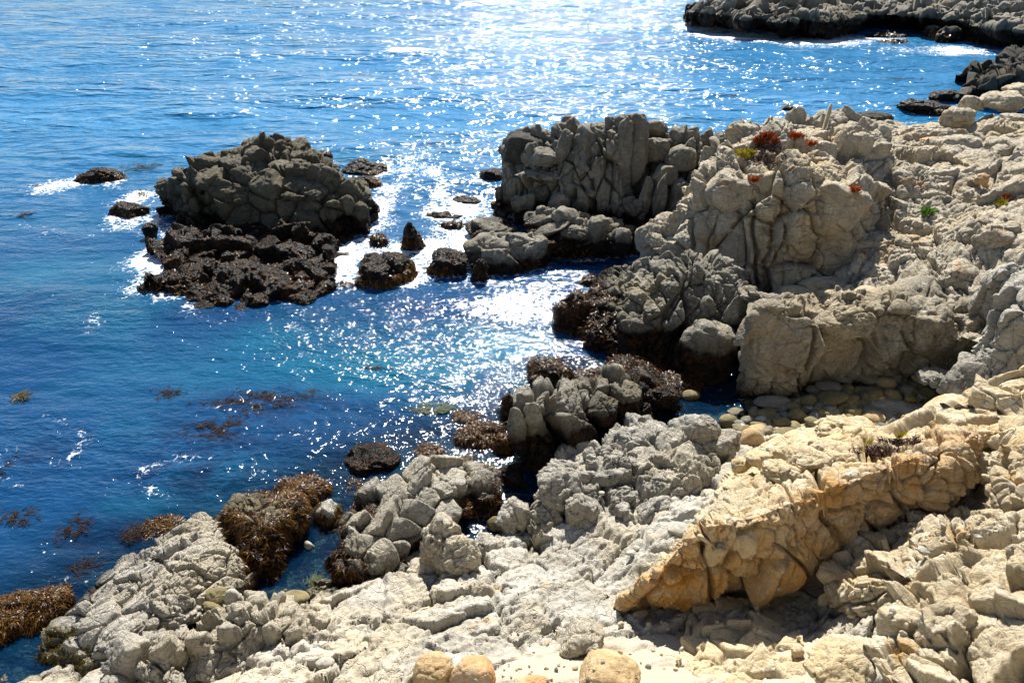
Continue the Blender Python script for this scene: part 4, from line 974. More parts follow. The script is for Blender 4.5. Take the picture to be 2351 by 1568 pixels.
outcrop('rock_outcrop', 'big rounded ochre outcrop in the near right corner, cut by curved joints', 'rock', [
  ('y', 0, [(1990,1500,7.3),(2050,1560,6.7),(2120,1600,6.3),(2200,1640,5.9),(2290,1660,5.6),(2420,1660,5.3)]),
  ('y', 0, [(2000,1440,7.8),(2060,1480,7.25),(2125,1500,6.95),(2200,1530,6.6),(2290,1540,6.3),(2420,1540,6)]),
  ('y', 0, [(2025,1400,8.3),(2075,1410,7.9),(2130,1415,7.6),(2205,1430,7.25),(2290,1440,7),(2420,1430,6.8)]),
  ('y', 0, [(2060,1370,8.8),(2095,1350,8.6),(2145,1330,8.5),(2210,1325,8.2),(2290,1320,8.0),(2420,1300,7.9)]),
  ('y', 0, [(2100,1350,9.2),(2130,1325,9.3),(2170,1300,9.4),(2220,1270,9.4),(2290,1245,9.3),(2420,1220,9.2)]),
  back(.5, .0), back(.6, -.6)], .017,
  [big((.8, .6, .6), (0, 18, -30), amp=.4, tilt=.5, crack=.3, rnd=.42, w=.05, warp=.35), big((.26, .2, .24), (0, 14, -24), amp=.4, tilt=.55, crack=.35, rnd=.38, w=.07, warp=.4), big(.09, (0, 0, 0), amp=.35, tilt=.5, crack=.25, rnd=.3, w=.1)],
  M['ledge'], lay=[(.6, (.6, .1, .7), .10), (.24, (-.5, .1, .8), .05)], smooth_amp=.18, smooth_scale=.9, cracks=[(2140,1360,2160,1500,7.6,.04,.25),(2060,1480,2110,1430,7.4,.03,.2)],
  blocks=[dict(px=2170,py=1440,w=110,h=120,y=7.3,style='lump'),dict(px=2080,py=1440,w=130,h=110,y=7.7,style='lump',frac=.4)])
outcrop('rock_outcrop', 'low crumbly ochre bank along the right edge under the end of the overhang', 'rock', [
  ('y', 0, [(2240,1260,9.9),(2300,1290,9.4),(2360,1300,9.1),(2450,1310,8.8)]),
  ('y', 0, [(2250,1200,10.6),(2305,1200,10.3),(2360,1200,10.1),(2450,1190,9.9)]),
  ('y', 0, [(2270,1150,11.4),(2310,1110,11.2),(2360,1090,11.1),(2450,1070,11)]),
  ('y', 0, [(2280,1080,12.4),(2315,1030,12.3),(2360,1000,12.3),(2450,980,12.2)]),
  ('y', 0, [(2270,990,13.8),(2310,960,13.8),(2360,930,13.9),(2450,900,14)]),
  back(1, .1), back(.6, -1)], .02,
  [big((.7, .5, .4), (0, -10, -20), amp=.5, tilt=.55, crack=.35, rnd=.4, w=.06), big(.22, (0, 0, 0), amp=.45, tilt=.55, crack=.3, rnd=.4, w=.08)],
  M['ledge'], smooth_amp=.2)
outcrop('rock_outcrop', 'low weathered hump of layered stone in the sand at the bottom right', 'rock', [
  ('h', 0, [(1550,1600,3.15),(1650,1610,3.25),(1760,1610,3.3),(1850,1600,3.35)]),
  ('h', 0, [(1555,1535,2.8),(1650,1535,2.95),(1760,1535,2.95),(1850,1535,3.1)]),
  ('h', 0, [(1565,1465,2.35),(1650,1460,2.6),(1740,1465,2.6),(1840,1475,2.55)]),
  ('h', 0, [(1580,1420,2.0),(1650,1405,2.2),(1720,1410,2.2),(1820,1430,2.1)]),
  back(.5, -.2), back(.4, -.6)], .018,
  [big((.7, .5, .3), (0, 10, -16), amp=.45, tilt=.5, crack=.35, rnd=.4, w=.06), big((.22, .2, .12), (0, 8, -10), amp=.45, tilt=.55, crack=.3, rnd=.35, w=.08)],
  M['ledge'], smooth_amp=.15)
rock('rock_outcrop', 'grey folded outcrop at the bottom edge under the near ochre corner', 'rock', M['ledge'], px=1930, py=1530, w=170, h=110, y=7.25, style='lump')

# --- left foreground
hump = outcrop('rock_outcrop', 'large pale wrinkled outcrop sloping into the sea at the lower left', 'rock', [
  ('h', 0, [(70,1530,-.4),(120,1570,-.3),(200,1590,-.1),(300,1570,.0),(390,1510,.0),(450,1470,.0),(530,1410,-.3),(596,1380,-.4),(618,1330,-.45)]),
  ('h', 0, [(108,1492,.1),(170,1520,.45),(235,1520,.6),(310,1500,.65),(385,1465,.6),(440,1425,.55),(515,1375,.4),(575,1340,.3),(603,1312,.15)]),
  ('h', 0, [(122,1455,.15),(195,1455,.75),(260,1450,1.0),(330,1432,1.05),(400,1400,1.0),(455,1365,.9),(515,1325,.75),(565,1300,.55),(592,1292,.3)]),
  ('h', 0, [(150,1405,.15),(225,1380,.7),(290,1365,1.0),(350,1345,1.1),(410,1318,1.1),(460,1288,1.05),(505,1268,.9),(540,1270,.65),(568,1282,.4)]),
  ('h', 0, [(195,1355,.1),(255,1322,.5),(318,1292,.75),(370,1266,.85),(415,1245,.9),(450,1224,.9),(485,1226,.85),(515,1246,.7),(548,1272,.45)]),
  ('h', 0, [(215,1338,.0),(280,1298,.2),(338,1264,.4),(385,1234,.55),(420,1208,.65),(446,1195,.7),(474,1205,.68),(500,1234,.6),(535,1266,.4)]),
  back(.4, -.4), back(.4, -.8)], .018,
  [big((1.1, .7, .5), (-14, 8, 28), amp=.35, tilt=.45, crack=.3, rnd=.4, w=.05, warp=.4), big((.34, .22, .2), (-10, 8, 30), amp=.45, tilt=.55, crack=.35, rnd=.45, w=.08, warp=.45), big(.10, (0, 0, 0), amp=.4, tilt=.5, crack=.25, rnd=.4, w=.12)],
  M['pale_low'], lay=(.26, (.5, -.6, .5), .06), lumps=(14, 16, 40), smooth_amp=.2, smooth_scale=.7)
weed_on(hump, 2400, -.3, .42, .14, .016, M['weed_dark'], seed=21, cover=.05, box=(380, 1180, 640, 1480))
weed_on(hump, 6500, -.4, .55, .09, .013, M['weed_olive'], seed=22, cover=-.2, box=(-50, 1440, 330, 1600))
b1 = outcrop('weedy_rock', 'rounded rock draped with rusty brown weed beside the narrow pool', 'rock', [
  ('h', 0, [(500,1245,-.3),(520,1300,-.4),(555,1345,-.4),(610,1362,-.4),(660,1330,-.4),(692,1275,-.4),(722,1215,-.3)]),
  ('h', 0, [(508,1205,.35),(532,1235,.4),(568,1275,.45),(612,1285,.45),(655,1260,.4),(690,1220,.35),(718,1182,.25)]),
  ('h', 0, [(516,1172,.7),(545,1180,.9),(580,1195,1.0),(615,1200,1.0),(655,1185,.9),(690,1165,.7),(715,1150,.4)]),
  ('h', 0, [(532,1153,.8),(560,1144,1.0),(590,1142,1.05),(620,1148,1.0),(655,1138,.9),(688,1122,.65),(712,1118,.4)]),
  back(.5, -.3), back(.5, -.7)], .02,
  [big((.8, .6, .6), (0, 0, 20), amp=.2, tilt=.3, crack=.25, rnd=.5, w=.06), big(.22, (0, 0, 0), amp=.5, tilt=.5, crack=.25, rnd=.5, w=.1), big(.09, (0, 0, 0), amp=.4, tilt=.4, crack=.2, rnd=.4)],
  M['brown'], smooth_amp=.15)
weed_on(b1, 7000, -.4, .85, .17, .018, M['weed'], seed=24, cover=-.15)
w2 = weed_rock('flat rusty weed covered rock behind the rounded draped rock', 690, 1140, 120, 80, 2200, zb=-.3, weed='weed', ln=.16, wd=.02, mult=1.9)
w3 = rock('weedy_rock', 'pale flat rock with brown weed round it at the head of the narrow pool', 'rock', M['pale'], px=755, py=1185, w=64, h=80, zb=-.25, style='lump')
weed_on(w3, 1200, -.1, .3, .08, .016, M['weed'], seed=28, cover=-.1)
mid = outcrop('rock_outcrop', 'pale knobbly ridge with brown weedy flanks right of the narrow pool', 'rock', [
  ('h', 0, [(762,1320,-.4),(790,1360,-.3),(845,1370,.1),(905,1330,.1),(965,1270,-.2),(1030,1235,-.4),(1090,1215,-.4),(1148,1180,-.4)]),
  ('h', 0, [(768,1262,.3),(800,1290,.5),(850,1290,.7),(908,1255,.75),(968,1220,.7),(1030,1190,.6),(1090,1168,.4),(1146,1142,.25)]),
  ('h', 0, [(778,1212,.4),(815,1220,.75),(860,1215,.95),(912,1185,1.1),(970,1150,1.15),(1030,1125,1.0),(1088,1115,.75),(1138,1112,.4)]),
  ('h', 0, [(790,1180,.4),(830,1170,.7),(878,1155,.95),(922,1128,1.1),(972,1095,1.2),(1025,1078,1.05),(1078,1072,.8),(1128,1085,.4)]),
  ('h', 0, [(800,1165,.35),(840,1146,.6),(886,1130,.8),(932,1096,1.0),(977,1064,1.1),(1022,1056,.95),(1072,1056,.7),(1118,1076,.35)]),
  back(.5, -.3), back(.5, -.8)], .022,
  [big((.8, .55, .6), (0, -20, 24), amp=.55, tilt=.6, crack=.35, rnd=.45, w=.06), big((.3, .22, .24), (0, -16, 20), amp=.45, tilt=.55, crack=.35, rnd=.4, w=.08), big(.1, (0, 0, 0), amp=.4, tilt=.5, crack=.25, rnd=.35, w=.1)],
  M['pale_mid'], lay=(.26, (.5, -.3, .8), .07), lumps=(16, 18, 46), smooth_amp=.2, blocks=[dict(px=1030,py=1120,w=110,h=90,y=16.2,style='block',roll=-10),dict(px=930,py=1160,w=90,h=80,y=15.5,style='lump')])
weed_on(mid, 3600, -.3, .62, .14, .016, M['weed_dark'], seed=31, cover=-.1)
weed_on(mid, 2200, -.3, .5, .15, .018, M['weed'], seed=32, cover=0)
rock('sea_rock', 'dark squarish boulder with a pale flat top standing in the shallow water', 'boulder', M['dark'], px=856, py=1062, w=136, h=76, zb=-.25, style='block', dep=.8)
w4 = weed_rock('low mat of ochre weed on a stone just in front of the dark squarish boulder', 820, 1118, 72, 34, 600, zb=-.25, weed='weed', ln=.16, wd=.02, mult=1.9)
weed_rock('weedy lump right of the dark squarish boulder', 985, 1045, 88, 44, 700, zb=-.2, weed='weed', ln=.16, wd=.02, mult=1.9)
weed_rock('round weedy rock in the shallows beneath the green weed patch', 1072, 962, 66, 32, 500, zb=-.15, weed='weed', ln=.16, wd=.02, mult=1.9)
weed_rock('big double lump of rusty weed beside the upright face of the striped outcrop', 1098, 1008, 110, 72, 1500, zb=-.3, weed='weed', ln=.16, wd=.02, mult=1.9)
weed_rock('weedy stones wedged under the upright face of the striped outcrop', 1158, 1030, 44, 70, 500, zb=-.3, weed='weed', ln=.16, wd=.02, mult=1.9)
weed_rock('thin band of ochre weed on stones above the knobbly ridge', 1030, 1058, 150, 30, 700, zb=-.2, weed='weed', ln=.16, wd=.02, mult=1.9)
weed_rock('low weedy bank between the squarish boulder and the knobbly ridge', 890, 1118, 100, 40, 700, zb=-.3, weed='weed', ln=.16, wd=.02, mult=1.9)
weed_rock('ochre weed bank trailing into the sea above the wrinkled outcrop', 372, 1222, 110, 44, 1500, zb=-.3, weed='weed', ln=.16, wd=.02, mult=1.9)
weed_rock('small tuft of ochre weed at the tip of the wrinkled outcrop', 300, 1262, 50, 22, 300, zb=-.3, weed='weed', ln=.16, wd=.02, mult=1.9)
weed_rock('dark weedy hollow between the wrinkled outcrop and the rounded draped rock', 500, 1222, 50, 50, 500, zb=-.35, weed='weed', ln=.16, wd=.02, mult=1.9)
orange = outcrop('weedy_rock', 'flat rock blanketed in orange brown weed at the left edge of the view', 'rock', [
  ('z', -.3, [(-80,1560),(-20,1540),(40,1510),(90,1480),(130,1440),(170,1390)]),
  ('z', .15, [(-80,1490),(-20,1475),(40,1450),(85,1430),(125,1400),(165,1372)]),
  ('z', .32, [(-80,1430),(-20,1420),(35,1405),(80,1390),(120,1372),(160,1358)]),
  ('z', .1, [(-80,1400),(-20,1385),(35,1372),(80,1362),(120,1350),(155,1345)]),
  back(.3, -.3), back(.3, -.5)], .022, [big((.6, .5, .4), (0, 0, 10), amp=.5, tilt=.5, rnd=.5), big(.16, (0, 0, 0), amp=.5, tilt=.5, rnd=.5, w=.1)], M['brown'], smooth_amp=.12)
weed_on(orange, 10000, -.3, .9, .13, .018, M['weed'], seed=41, cover=-.5)
pin1 = outcrop('rock_outcrop', 'rounded grey knobs of rock at the bottom edge left of centre', 'rock', [
  ('y', 0, [(190,1600,10.2),(240,1640,9.6),(320,1650,9.4),(390,1640,9.4),(430,1600,9.7)]),
  ('y', 0, [(215,1530,10.8),(255,1555,10.2),(325,1560,10),(390,1550,10),(428,1530,10.3)]),
  ('y', 0, [(235,1480,11.2),(270,1480,10.9),(330,1490,10.7),(388,1480,10.7),(425,1485,10.8)]),
  ('y', 0, [(248,1462,11.6),(285,1455,11.5),(330,1462,11.3),(380,1450,11.3),(420,1468,11.3)]),
  back(.3, -.2), back(.4, -1.2)], .018,
  [big((.55, .6, 1.0), (0, 10, 10), amp=.65, tilt=.5, crack=.4, rnd=.6, w=.06), big((.2, .2, .25), (0, 8, 0), amp=.45, tilt=.5, crack=.3, rnd=.45, w=.1), big(.08, (0, 0, 0), amp=.35, tilt=.5, crack=.2, rnd=.35)],
  M['pale'], smooth_amp=.2, blocks=[dict(px=300,py=1510,w=110,h=120,y=10.6,style='lump',frac=.6),dict(px=385,py=1500,w=80,h=110,y=10.6,style='lump',frac=.6)])
pin2 = outcrop('rock_outcrop', 'row of upright grey rock fingers between the two cobbles and the bottom edge', 'rock', [
  ('y', 0, [(415,1560,10.4),(480,1590,10),(560,1590,9.9),(640,1580,9.9),(720,1560,10),(780,1530,10.3)]),
  ('y', 0, [(420,1510,10.9),(485,1520,10.5),(560,1515,10.5),(640,1510,10.4),(720,1500,10.5),(775,1485,10.8)]),
  ('y', 0, [(428,1460,11.3),(490,1450,11),(560,1430,11),(640,1430,10.9),(715,1435,11),(770,1445,11.2)]),
  ('y', 0, [(440,1435,11.7),(500,1405,11.6),(560,1385,11.7),(635,1385,11.6),(705,1405,11.5),(762,1425,11.6)]),
  ('y', 0, [(450,1432,11.9),(505,1398,12),(562,1372,12.1),(632,1375,12),(700,1395,11.9),(758,1420,11.9)]),
  back(.3, -.3), back(.4, -1.3)], .018,
  [big((.36, .5, 1.1), (6, 8, 10), amp=.85, tilt=.5, crack=.55, rnd=.65, w=.07, warp=.25), big((.17, .2, .28), (0, 8, 0), amp=.45, tilt=.5, crack=.35, rnd=.45, w=.1), big(.075, (0, 0, 0), amp=.35, tilt=.5, crack=.2, rnd=.35)],
  M['pale'], lay=(.2, (1, 0, .1), .06), smooth_amp=.18, blocks=[dict(px=460,py=1490,w=70,h=110,y=10.8,style='block',roll=4),dict(px=555,py=1420,w=76,h=110,y=11.3,style='lump',frac=.6),dict(px=595,py=1400,w=60,h=80,y=11.6,style='lump',frac=.6),dict(px=530,py=1465,w=60,h=100,y=10.9,style='lump'),dict(px=680,py=1470,w=50,h=90,y=10.7,style='lump'),dict(px=630,py=1460,w=50,h=90,y=10.8,style='lump')])
rock('rock_outcrop', 'upright tan knob of rock with folded cracks standing on the pale shore', 'rock', M['cream'], px=1022, py=1258, w=150, h=190, y=13.6, style='lump', dep=.8, frac=1.2, taper=.35)
rock('rock_outcrop', 'lower shoulder of the upright tan knob, split into wedges', 'rock', M['cream'], px=1050, py=1285, w=110, h=110, y=13.2, style='lump', dep=.8)
rock('rock_outcrop', 'narrow tan stump of rock right below the upright knob', 'rock', M['cream'], px=1112, py=1372, w=60, h=100, y=12.1, style='block', dep=.8)
rock('rock_outcrop', 'grey knobbly rock just right of the upright tan knob', 'rock', M['pale'], px=1125, py=1265, w=90, h=80, y=14.2, style='lump')
rock('rock_outcrop', 'grey stone mound at the corner of the dark pool below the striped outcrop', 'rock', M['pale'], px=1185, py=1195, w=100, h=110, y=15.3, style='lump')

# --- loose boulders of the near shore
def on_ground(px, py): return rest_y(px, py)
def stone(label, px, py, w, h, y, mat='tan', style='egg', **kw):
    if y is None: y = on_ground(px, py + h * .22)
    return rock('boulder', label, 'boulder', M[mat], px=px, py=py, w=w, h=h, y=y, style=style, **kw)
stone('smooth tan boulder at the bottom edge, the left one of a touching pair', 990, 1541, 104, 74, None)
stone('smooth rusty patched boulder, the right one of a touching pair at the bottom edge', 1088, 1548, 108, 80, None, 'rust')
stone('pale oval boulder lying on the sand beside a small upright stone', 1336, 1464, 116, 80, None, 'cream', roll=-14, style='lump', frac=.5)
stone('small white upright stone right under the pale oval boulder', 1363, 1500, 33, 46, None, 'cream', style='lump')
stone('largest smooth tan boulder, half cut by the bottom edge', 1402, 1552, 150, 92, None)
stone('flat reddish stone sunk in sand at the bottom edge', 1215, 1566, 100, 26, None, 'rust')
stone('small yellowish stone bedded in the pale rock by the bottom edge', 745, 1522, 46, 26, None, 'cobble_pale')
stone('flat white stone resting in the cleft left of the ochre ledge', 1560, 1216, 56, 30, None, 'cobble_pale')
stone('small white cobble in the cleft below the pale jumble', 1448, 1269, 22, 15, None, 'cobble_pale')
stone('tiny white cobble next to another in the cleft below the pale jumble', 1462, 1258, 18, 11, None, 'cobble_pale')
stone('grey stone lying in the shadow under the ochre ledge', 2040, 1231, 48, 34, None, 'cobble_grey', style='block')
stone('white pebble stranded on the pale jumble', 1382, 1132, 16, 12, 15.4, 'cobble_pale')
stone('angular yellow stone standing alone on the sand at lower right', 1831, 1496, 28, 28, None, 'ledge', style='block')
stone('upper olive cobble of two stacked in the weedy cleft at lower left', 496, 1367, 60, 44, 12.35, 'cobble')
stone('lower olive cobble of two stacked in the weedy cleft at lower left', 489, 1394, 52, 34, 12.1, 'cobble')
stone('yellow grey stone half hidden behind the upright rock fingers', 535, 1372, 40, 50, 12.3, 'cobble_pale')
stone('dark round cobble in the water at the corner below the upright tan knob', 1137, 1203, 44, 40, 15.4, 'cobble')
stone('small round stone in the narrow pool', 708, 1254, 26, 30, 14.7, 'cobble_pale')
stone('flat yellow stone under the water of the narrow pool', 680, 1370, 66, 26, 12.9, 'cobble')
stone('small stone below the left end of the ochre ledge', 1425, 1434, 18, 16, None, 'ledge')
stone('flat ochre stone below the left end of the ochre ledge', 1470, 1410, 40, 16, None, 'ledge')
stone('pale stone lodged on the near ochre bank at the right', 2122, 1265, 34, 18, 9.9, 'cobble_pale')
stone('white stone on the bank right of the grey stone under the ledge', 2245, 1254, 26, 16, 9.7, 'cobble_pale')

# --- boulders along the back of the slope
def bb(label, px, py, w, h, y, mat='cream', style='block', **kw): return rock('boulder', label, 'boulder', M[mat], px=px, py=py, w=w, h=h, y=y, style=style, **kw)
bb('large split cream boulder on the skyline of the slope with a yellow broken face', 2196, 274, 96, 66, 39.6)
bb('rounded cream boulder behind the large split boulder', 2230, 238, 54, 40, 41.5)
bb('dark square block by the water behind the crest of the dome', 2010, 270, 80, 36, 43, 'dark', 'slab')
bb('small dark lump left of the dark square block', 1974, 276, 30, 22, 45.5, 'dark', 'lump')
bb('layered pale rock stack at the right edge behind the slope', 2300, 232, 110, 60, 41, 'cream', 'slab')
bb('flat pale slabs at the right edge above the layered stack', 2350, 205, 90, 40, 43, 'cream', 'slab')
bb('rounded boulder low on the skyline below the layered stack', 2330, 272, 66, 32, 39.3, 'cream', 'lump')
bb('cream boulder in front of the large split boulder', 2262, 300, 50, 26, 38.4, 'cream', 'round')
bb('yellowish rounded boulder at the right edge of the slope', 2335, 345, 70, 44, 35.6, 'cream', 'round')
bb('flat pale stone below the large split boulder', 2150, 310, 70, 24, 38, 'pale', 'slab')
bb('reddish flat rock lying on the upper slope', 2150, 326, 76, 30, 36.2, 'rust', 'lump')
bb('small angular stone on the upper slope near the right edge', 2290, 325, 40, 24, 36.8, 'pale')
bb('cream stone between the dome crest and the upper slope', 1985, 300, 60, 26, 38.2, 'cream', 'lump')
bb('pale stone on the slope crest beside the dark square block', 2055, 296, 70, 22, 39.2, 'pale', 'slab')
bb('rusty red block on the right of the slope', 2255, 412, 34, 30, 30.2, 'rust')
sea_rock('lumpy black mussel rock at the water behind the slope', 2110, 246, 116, 48, zb=-.2, weed=150)
sea_rock('low black rock with weed in front of the lumpy mussel rock', 2140, 258, 76, 26, zb=-.2, weed=150)
sea_rock('round weathered grey lump between the mussel rock and the dark ridge', 2172, 222, 66, 44, zb=-.2)
outcrop('sea_cliff', 'dark jagged ridge running out of the right edge beyond the slope', 'cliff', [
  ('z', -.5, [(2195,250),(2230,240),(2270,225),(2310,215),(2370,210),(2460,200)]),
  ('y', 0, [(2200,228,62),(2232,212,62),(2272,195,62),(2312,180,62),(2370,170,62),(2460,160,62)]),
  ('y', 0, [(2215,205,64),(2245,190,64),(2280,165,64.5),(2318,145,65),(2370,135,65),(2460,125,65)]),
  ('y', 0, [(2250,170,67),(2265,160,67),(2290,142,67.5),(2325,126,68),(2370,120,68),(2460,110,68)]),
  back(3, -1), back(2, -5)], .09,
  [big((1.2, 1.4, 2.4), (0, 24, 10), amp=.7, tilt=.6, crack=.4, rnd=.5), big(.55, (0, 0, 0), amp=.5, tilt=.6, crack=.3, rnd=.4)], M['dark'], smooth_amp=.4, smooth_scale=.3)

# --- the headland across the bay, built as separate rocks
def hl(label, rows, res=.11, mat='headland', lv=None, **kw):
    return outcrop('headland', label, 'headland', rows, res, lv or [big((2.8, 2.2, 1.6), (10, 16, 20), amp=.6, tilt=.6, crack=.3, rnd=.45), big((.9, .8, .6), (0, 20, 10), amp=.5, tilt=.6, crack=.35, rnd=.45), big(.4, (0, 0, 0), amp=.4, tilt=.5, crack=.3, rnd=.3)], M[mat], smooth_amp=.9, smooth_scale=.3, lumps=(44, 14, 46), lay=[(1.6, (.3, -.2, 1), .35)], **kw)
hl('low dark rocky point ending the far headland on its left', [
  ('z', -.6, [(1572,42),(1610,50),(1650,54),(1700,74),(1745,66),(1790,84),(1840,74),(1900,86),(1980,70)]),
  ('y', 0, [(1576,36,103),(1615,38,101.5),(1655,40,99),(1705,50,95),(1750,48,95),(1795,56,92),(1845,52,94),(1905,52,93),(1980,45,96)]),
  ('y', 0, [(1584,30,104.5),(1622,26,103),(1662,26,101),(1712,28,99),(1757,28,99),(1802,30,97),(1850,26,98),(1905,20,98),(1980,16,100)]),
  ('y', 0, [(1592,24,106),(1632,12,106),(1672,4,106),(1720,2,105),(1765,6,104),(1808,-4,104),(1855,-8,104),(1905,-14,105),(1980,-24,106)]),
  back(4, -1), back(3, -8)])
hl('grey cliffs of the far headland running out of the top right corner', [
  ('z', -.6, [(1900,68),(1960,66),(2030,62),(2100,70),(2170,80),(2240,100),(2330,112),(2480,112)]),
  ('y', 0, [(1905,40,98),(1965,40,99),(2035,36,99),(2105,40,97),(2175,48,94),(2240,62,90),(2330,72,86),(2480,72,84)]),
  ('y', 0, [(1910,15,102),(1970,12,103),(2040,8,103),(2110,8,101),(2180,10,98),(2240,20,94),(2330,28,90),(2480,28,88)]),
  ('y', 0, [(1915,-30,108),(1975,-36,109),(2045,-42,109),(2115,-46,107),(2185,-48,104),(2240,-45,100),(2330,-40,96),(2480,-40,94)]),
  back(5, 0), back(3, -10)])
for lb, px, py, w, h, zb, mt, wd in (
  ('black boulder standing in the sea before the far headland', 1902, 70, 42, 42, -.4, 'dark', 0),
  ('low black weedy rock right beneath the far headland cliffs', 2050, 100, 82, 22, -.3, 'dark', 80),
  ('flat dark weedy rocks awash left of the low black rock', 2040, 84, 100, 22, -.3, 'dark', 80),
  ('dark squat rock left of a twin at the foot of the far slab', 2140, 80, 40, 42, -.3, 'dark', 60),
  ('dark squat rock right of its twin at the foot of the far slab', 2178, 86, 52, 50, -.3, 'dark', 60),
  ('brown weedy skirt of rock below the far pale slab', 2290, 96, 150, 44, -.3, 'dark', 260),
  ('rusty weedy rocks left of the black boulder before the headland', 1850, 74, 60, 30, -.3, 'dark', 260),
  ('small weedy rock in the foam off the far point', 1780, 70, 60, 16, -.3, 'dark', 60),
  ('golden weed covered shoulder of rock on the far shore', 1800, 52, 90, 44, -.2, 'dark', 360),
  ('weedy ledge between the black boulder and the far cliffs', 1960, 62, 60, 20, -.3, 'dark', 60),
  ('tall leaning slab on the crest of the far point', 1725, 20, 70, 60, .8, 'headland', 0),
  ('jagged grey stack on the far headland above the black boulder', 1990, 20, 90, 60, 1.2, 'headland', 0),
  ('grey ridge of boulders on the far headland crest', 1880, 16, 110, 50, 1.5, 'headland', 0),
  ('pale boulder heap on the far headland left of the slab', 2105, 30, 90, 60, 1.0, 'headland', 0),
  ('pale tilted slab on the far headland', 2290, 40, 150, 100, .8, 'headland', 0),
  ('upright dark pinnacle beside the far pale slab', 2178, 40, 50, 80, .4, 'headland', 0),
  ('small round boulder in the far cove', 2122, 55, 34, 30, .1, 'headland', 0)):
    o = rock('sea_rock' if mt == 'dark' else 'boulder', lb, 'rock', M[mt], px=px, py=py, w=w, h=h, zb=zb, style='lump' if w > 45 else 'block')
    if wd: weed_on(o, wd, -.1, .9, .6, .14, M['weed'], seed=SEED[0], cover=0)

# --- cobbles in the cove
flat = rock('rock_shelf', 'flat olive bedrock shelf worn smooth beside the cobbles', 'rock shelf', M['cobble'], px=2040, py=928, w=230, h=84, zb=-.35, style='lump', frac=.4, dep=1.2, sink=.5)
CB = [(1587,914,52,48,'cobble','dark mossy boulder standing in the water at the left of the cobble cove'),
 (1720,1016,68,68,'tan','largest tan cobble lying nearest, against the ochre ledge'),
 (1760,1000,36,34,'cobble','tan green cobble touching the largest tan cobble'),
 (1675,969,50,34,'cobble','oval cobble at the water edge, wet on its left'),
 (1717,966,33,25,'cobble_grey','round grey cobble at the water edge behind the oval one'),
 (1760,951,50,36,'cobble','squarish dark cobble just above the water edge'),
 (1830,957,45,36,'cobble','brown angular cobble in the middle of the bank'),
 (1858,923,43,35,'cobble','egg shaped olive cobble below the shadowed cliff'),
 (1905,914,80,36,'cobble','long slanting olive cobble like a loaf'),
 (1946,919,54,30,'cobble','bright mossy green gold cobble right of the long slanting one'),
 (2006,906,46,24,'cobble','slanting olive cobble behind the flat shelf'),
 (1985,896,38,18,'cobble','small flat olive cobble above the mossy green gold one'),
 (2032,881,52,32,'tan','plump tan cobble at the top of the bank'),
 (1993,868,52,34,'cobble_grey','big dark cobble in the cliff shade at the top of the bank'),
 (1905,888,66,36,'cobble_grey','wide cobble half in the cliff shade behind the long loaf'),
 (1950,892,24,22,'cobble','small upright cobble between the shade and the flat olive one'),
 (2083,898,34,24,'cobble_grey','brown grey cobble at the right of the bank'),
 (2060,873,24,17,'cobble_grey','small grey cobble behind the plump tan one'),
 (2162,894,26,22,'tan','single tan cobble lodged by the dark rounded outcrop'),
 (1770,922,88,30,'cobble_grey','long dark slab of stone lying in the cliff shade'),
 (1740,976,40,20,'cobble','flat cobble wedged below the squarish dark one'),
 (1795,970,40,22,'cobble','flat olive cobble in the front row of the bank'),
 (1865,966,40,22,'cobble','mossy cobble behind the white crest of the ledge'),
 (1890,947,30,18,'cobble','small olive cobble in the middle of the bank'),
 (1936,956,46,20,'cobble','flat olive cobble on the left end of the shelf'),
 (1913,935,18,14,'cobble','little round cobble beneath the mossy green gold one'),
 (2006,959,56,34,'tan','tan brown cobble resting on the front of the flat shelf'),
 (2027,980,32,20,'cobble_grey','blue grey cobble in front of the tan brown one on the shelf'),
 (2048,972,22,24,'cobble_grey','grey round cobble right of the blue grey one'),
 (1800,990,50,24,'cobble','olive cobble tucked behind the ledge, low in the bank'),
 (1830,985,40,20,'cobble','flat stone behind the ledge right of the olive tucked one'),
 (1690,945,46,20,'cobble','mossy yellow stone lying in the shallow water'),
 (1660,975,30,16,'cobble','small yellow stone lying in the shallow water'),
 (2015,940,30,12,'cobble_pale','white pebble on top of the flat shelf'),
 (2100,880,40,24,'cobble_grey','grey cobble beneath the layered stone at the right of the bank'),
 (2125,900,46,26,'cobble','olive brown cobble left of the single lodged tan one'),
 (1935,872,44,26,'cobble_grey','grey cobble deep in the cliff shade above the long loaf'),
 (1870,895,44,26,'cobble_grey','grey cobble at the foot of the shadowed cliff left of the wide one'),
 (2050,905,40,24,'cobble','olive cobble between the plump tan one and the flat shelf'),
 (1985,925,40,20,'cobble','olive cobble at the near left corner of the flat shelf'),
 (1820,935,40,24,'cobble','dark olive cobble left of the egg shaped one'),
 (1800,955,30,20,'cobble_grey','grey cobble between the brown angular and the squarish dark ones'),
 (1880,985,44,22,'cobble','olive cobble behind the white crest of the ledge, in the front row'),
 (1960,978,40,20,'tan','tan cobble in the front row below the flat shelf')]
def cove_y(px, py):
    y = rest_y(px, py); z = PY(px, py, y)[2]
    return y if z < .75 else float(PZ(px, py, .22)[1])
for px, py, w, h, mt, lb in CB:
    rock('cobble', lb, 'cobble', M[mt], group='cobbles in the shaded cove', px=px, py=py, w=w, h=h, y=cove_y(px, py + h * .3), style='round', roll=-22 if 'slant' in lb else random.uniform(-8, 8), dep=.8)
rg = np.random.default_rng(3)
pv = [rock_mesh(px=1800, py=940, w=26, h=18, zb=.2, style='round', sub=3, seed=900 + j) for j in range(4)]
pm = []
for j, (v, f) in enumerate(pv):
    o = make_mesh('pebble', v - v.mean(0), f, M[('cobble', 'cobble_grey', 'cobble_pale', 'tan')[j]], origin=(0, 0, 0)); pm.append(o)
npeb = 0
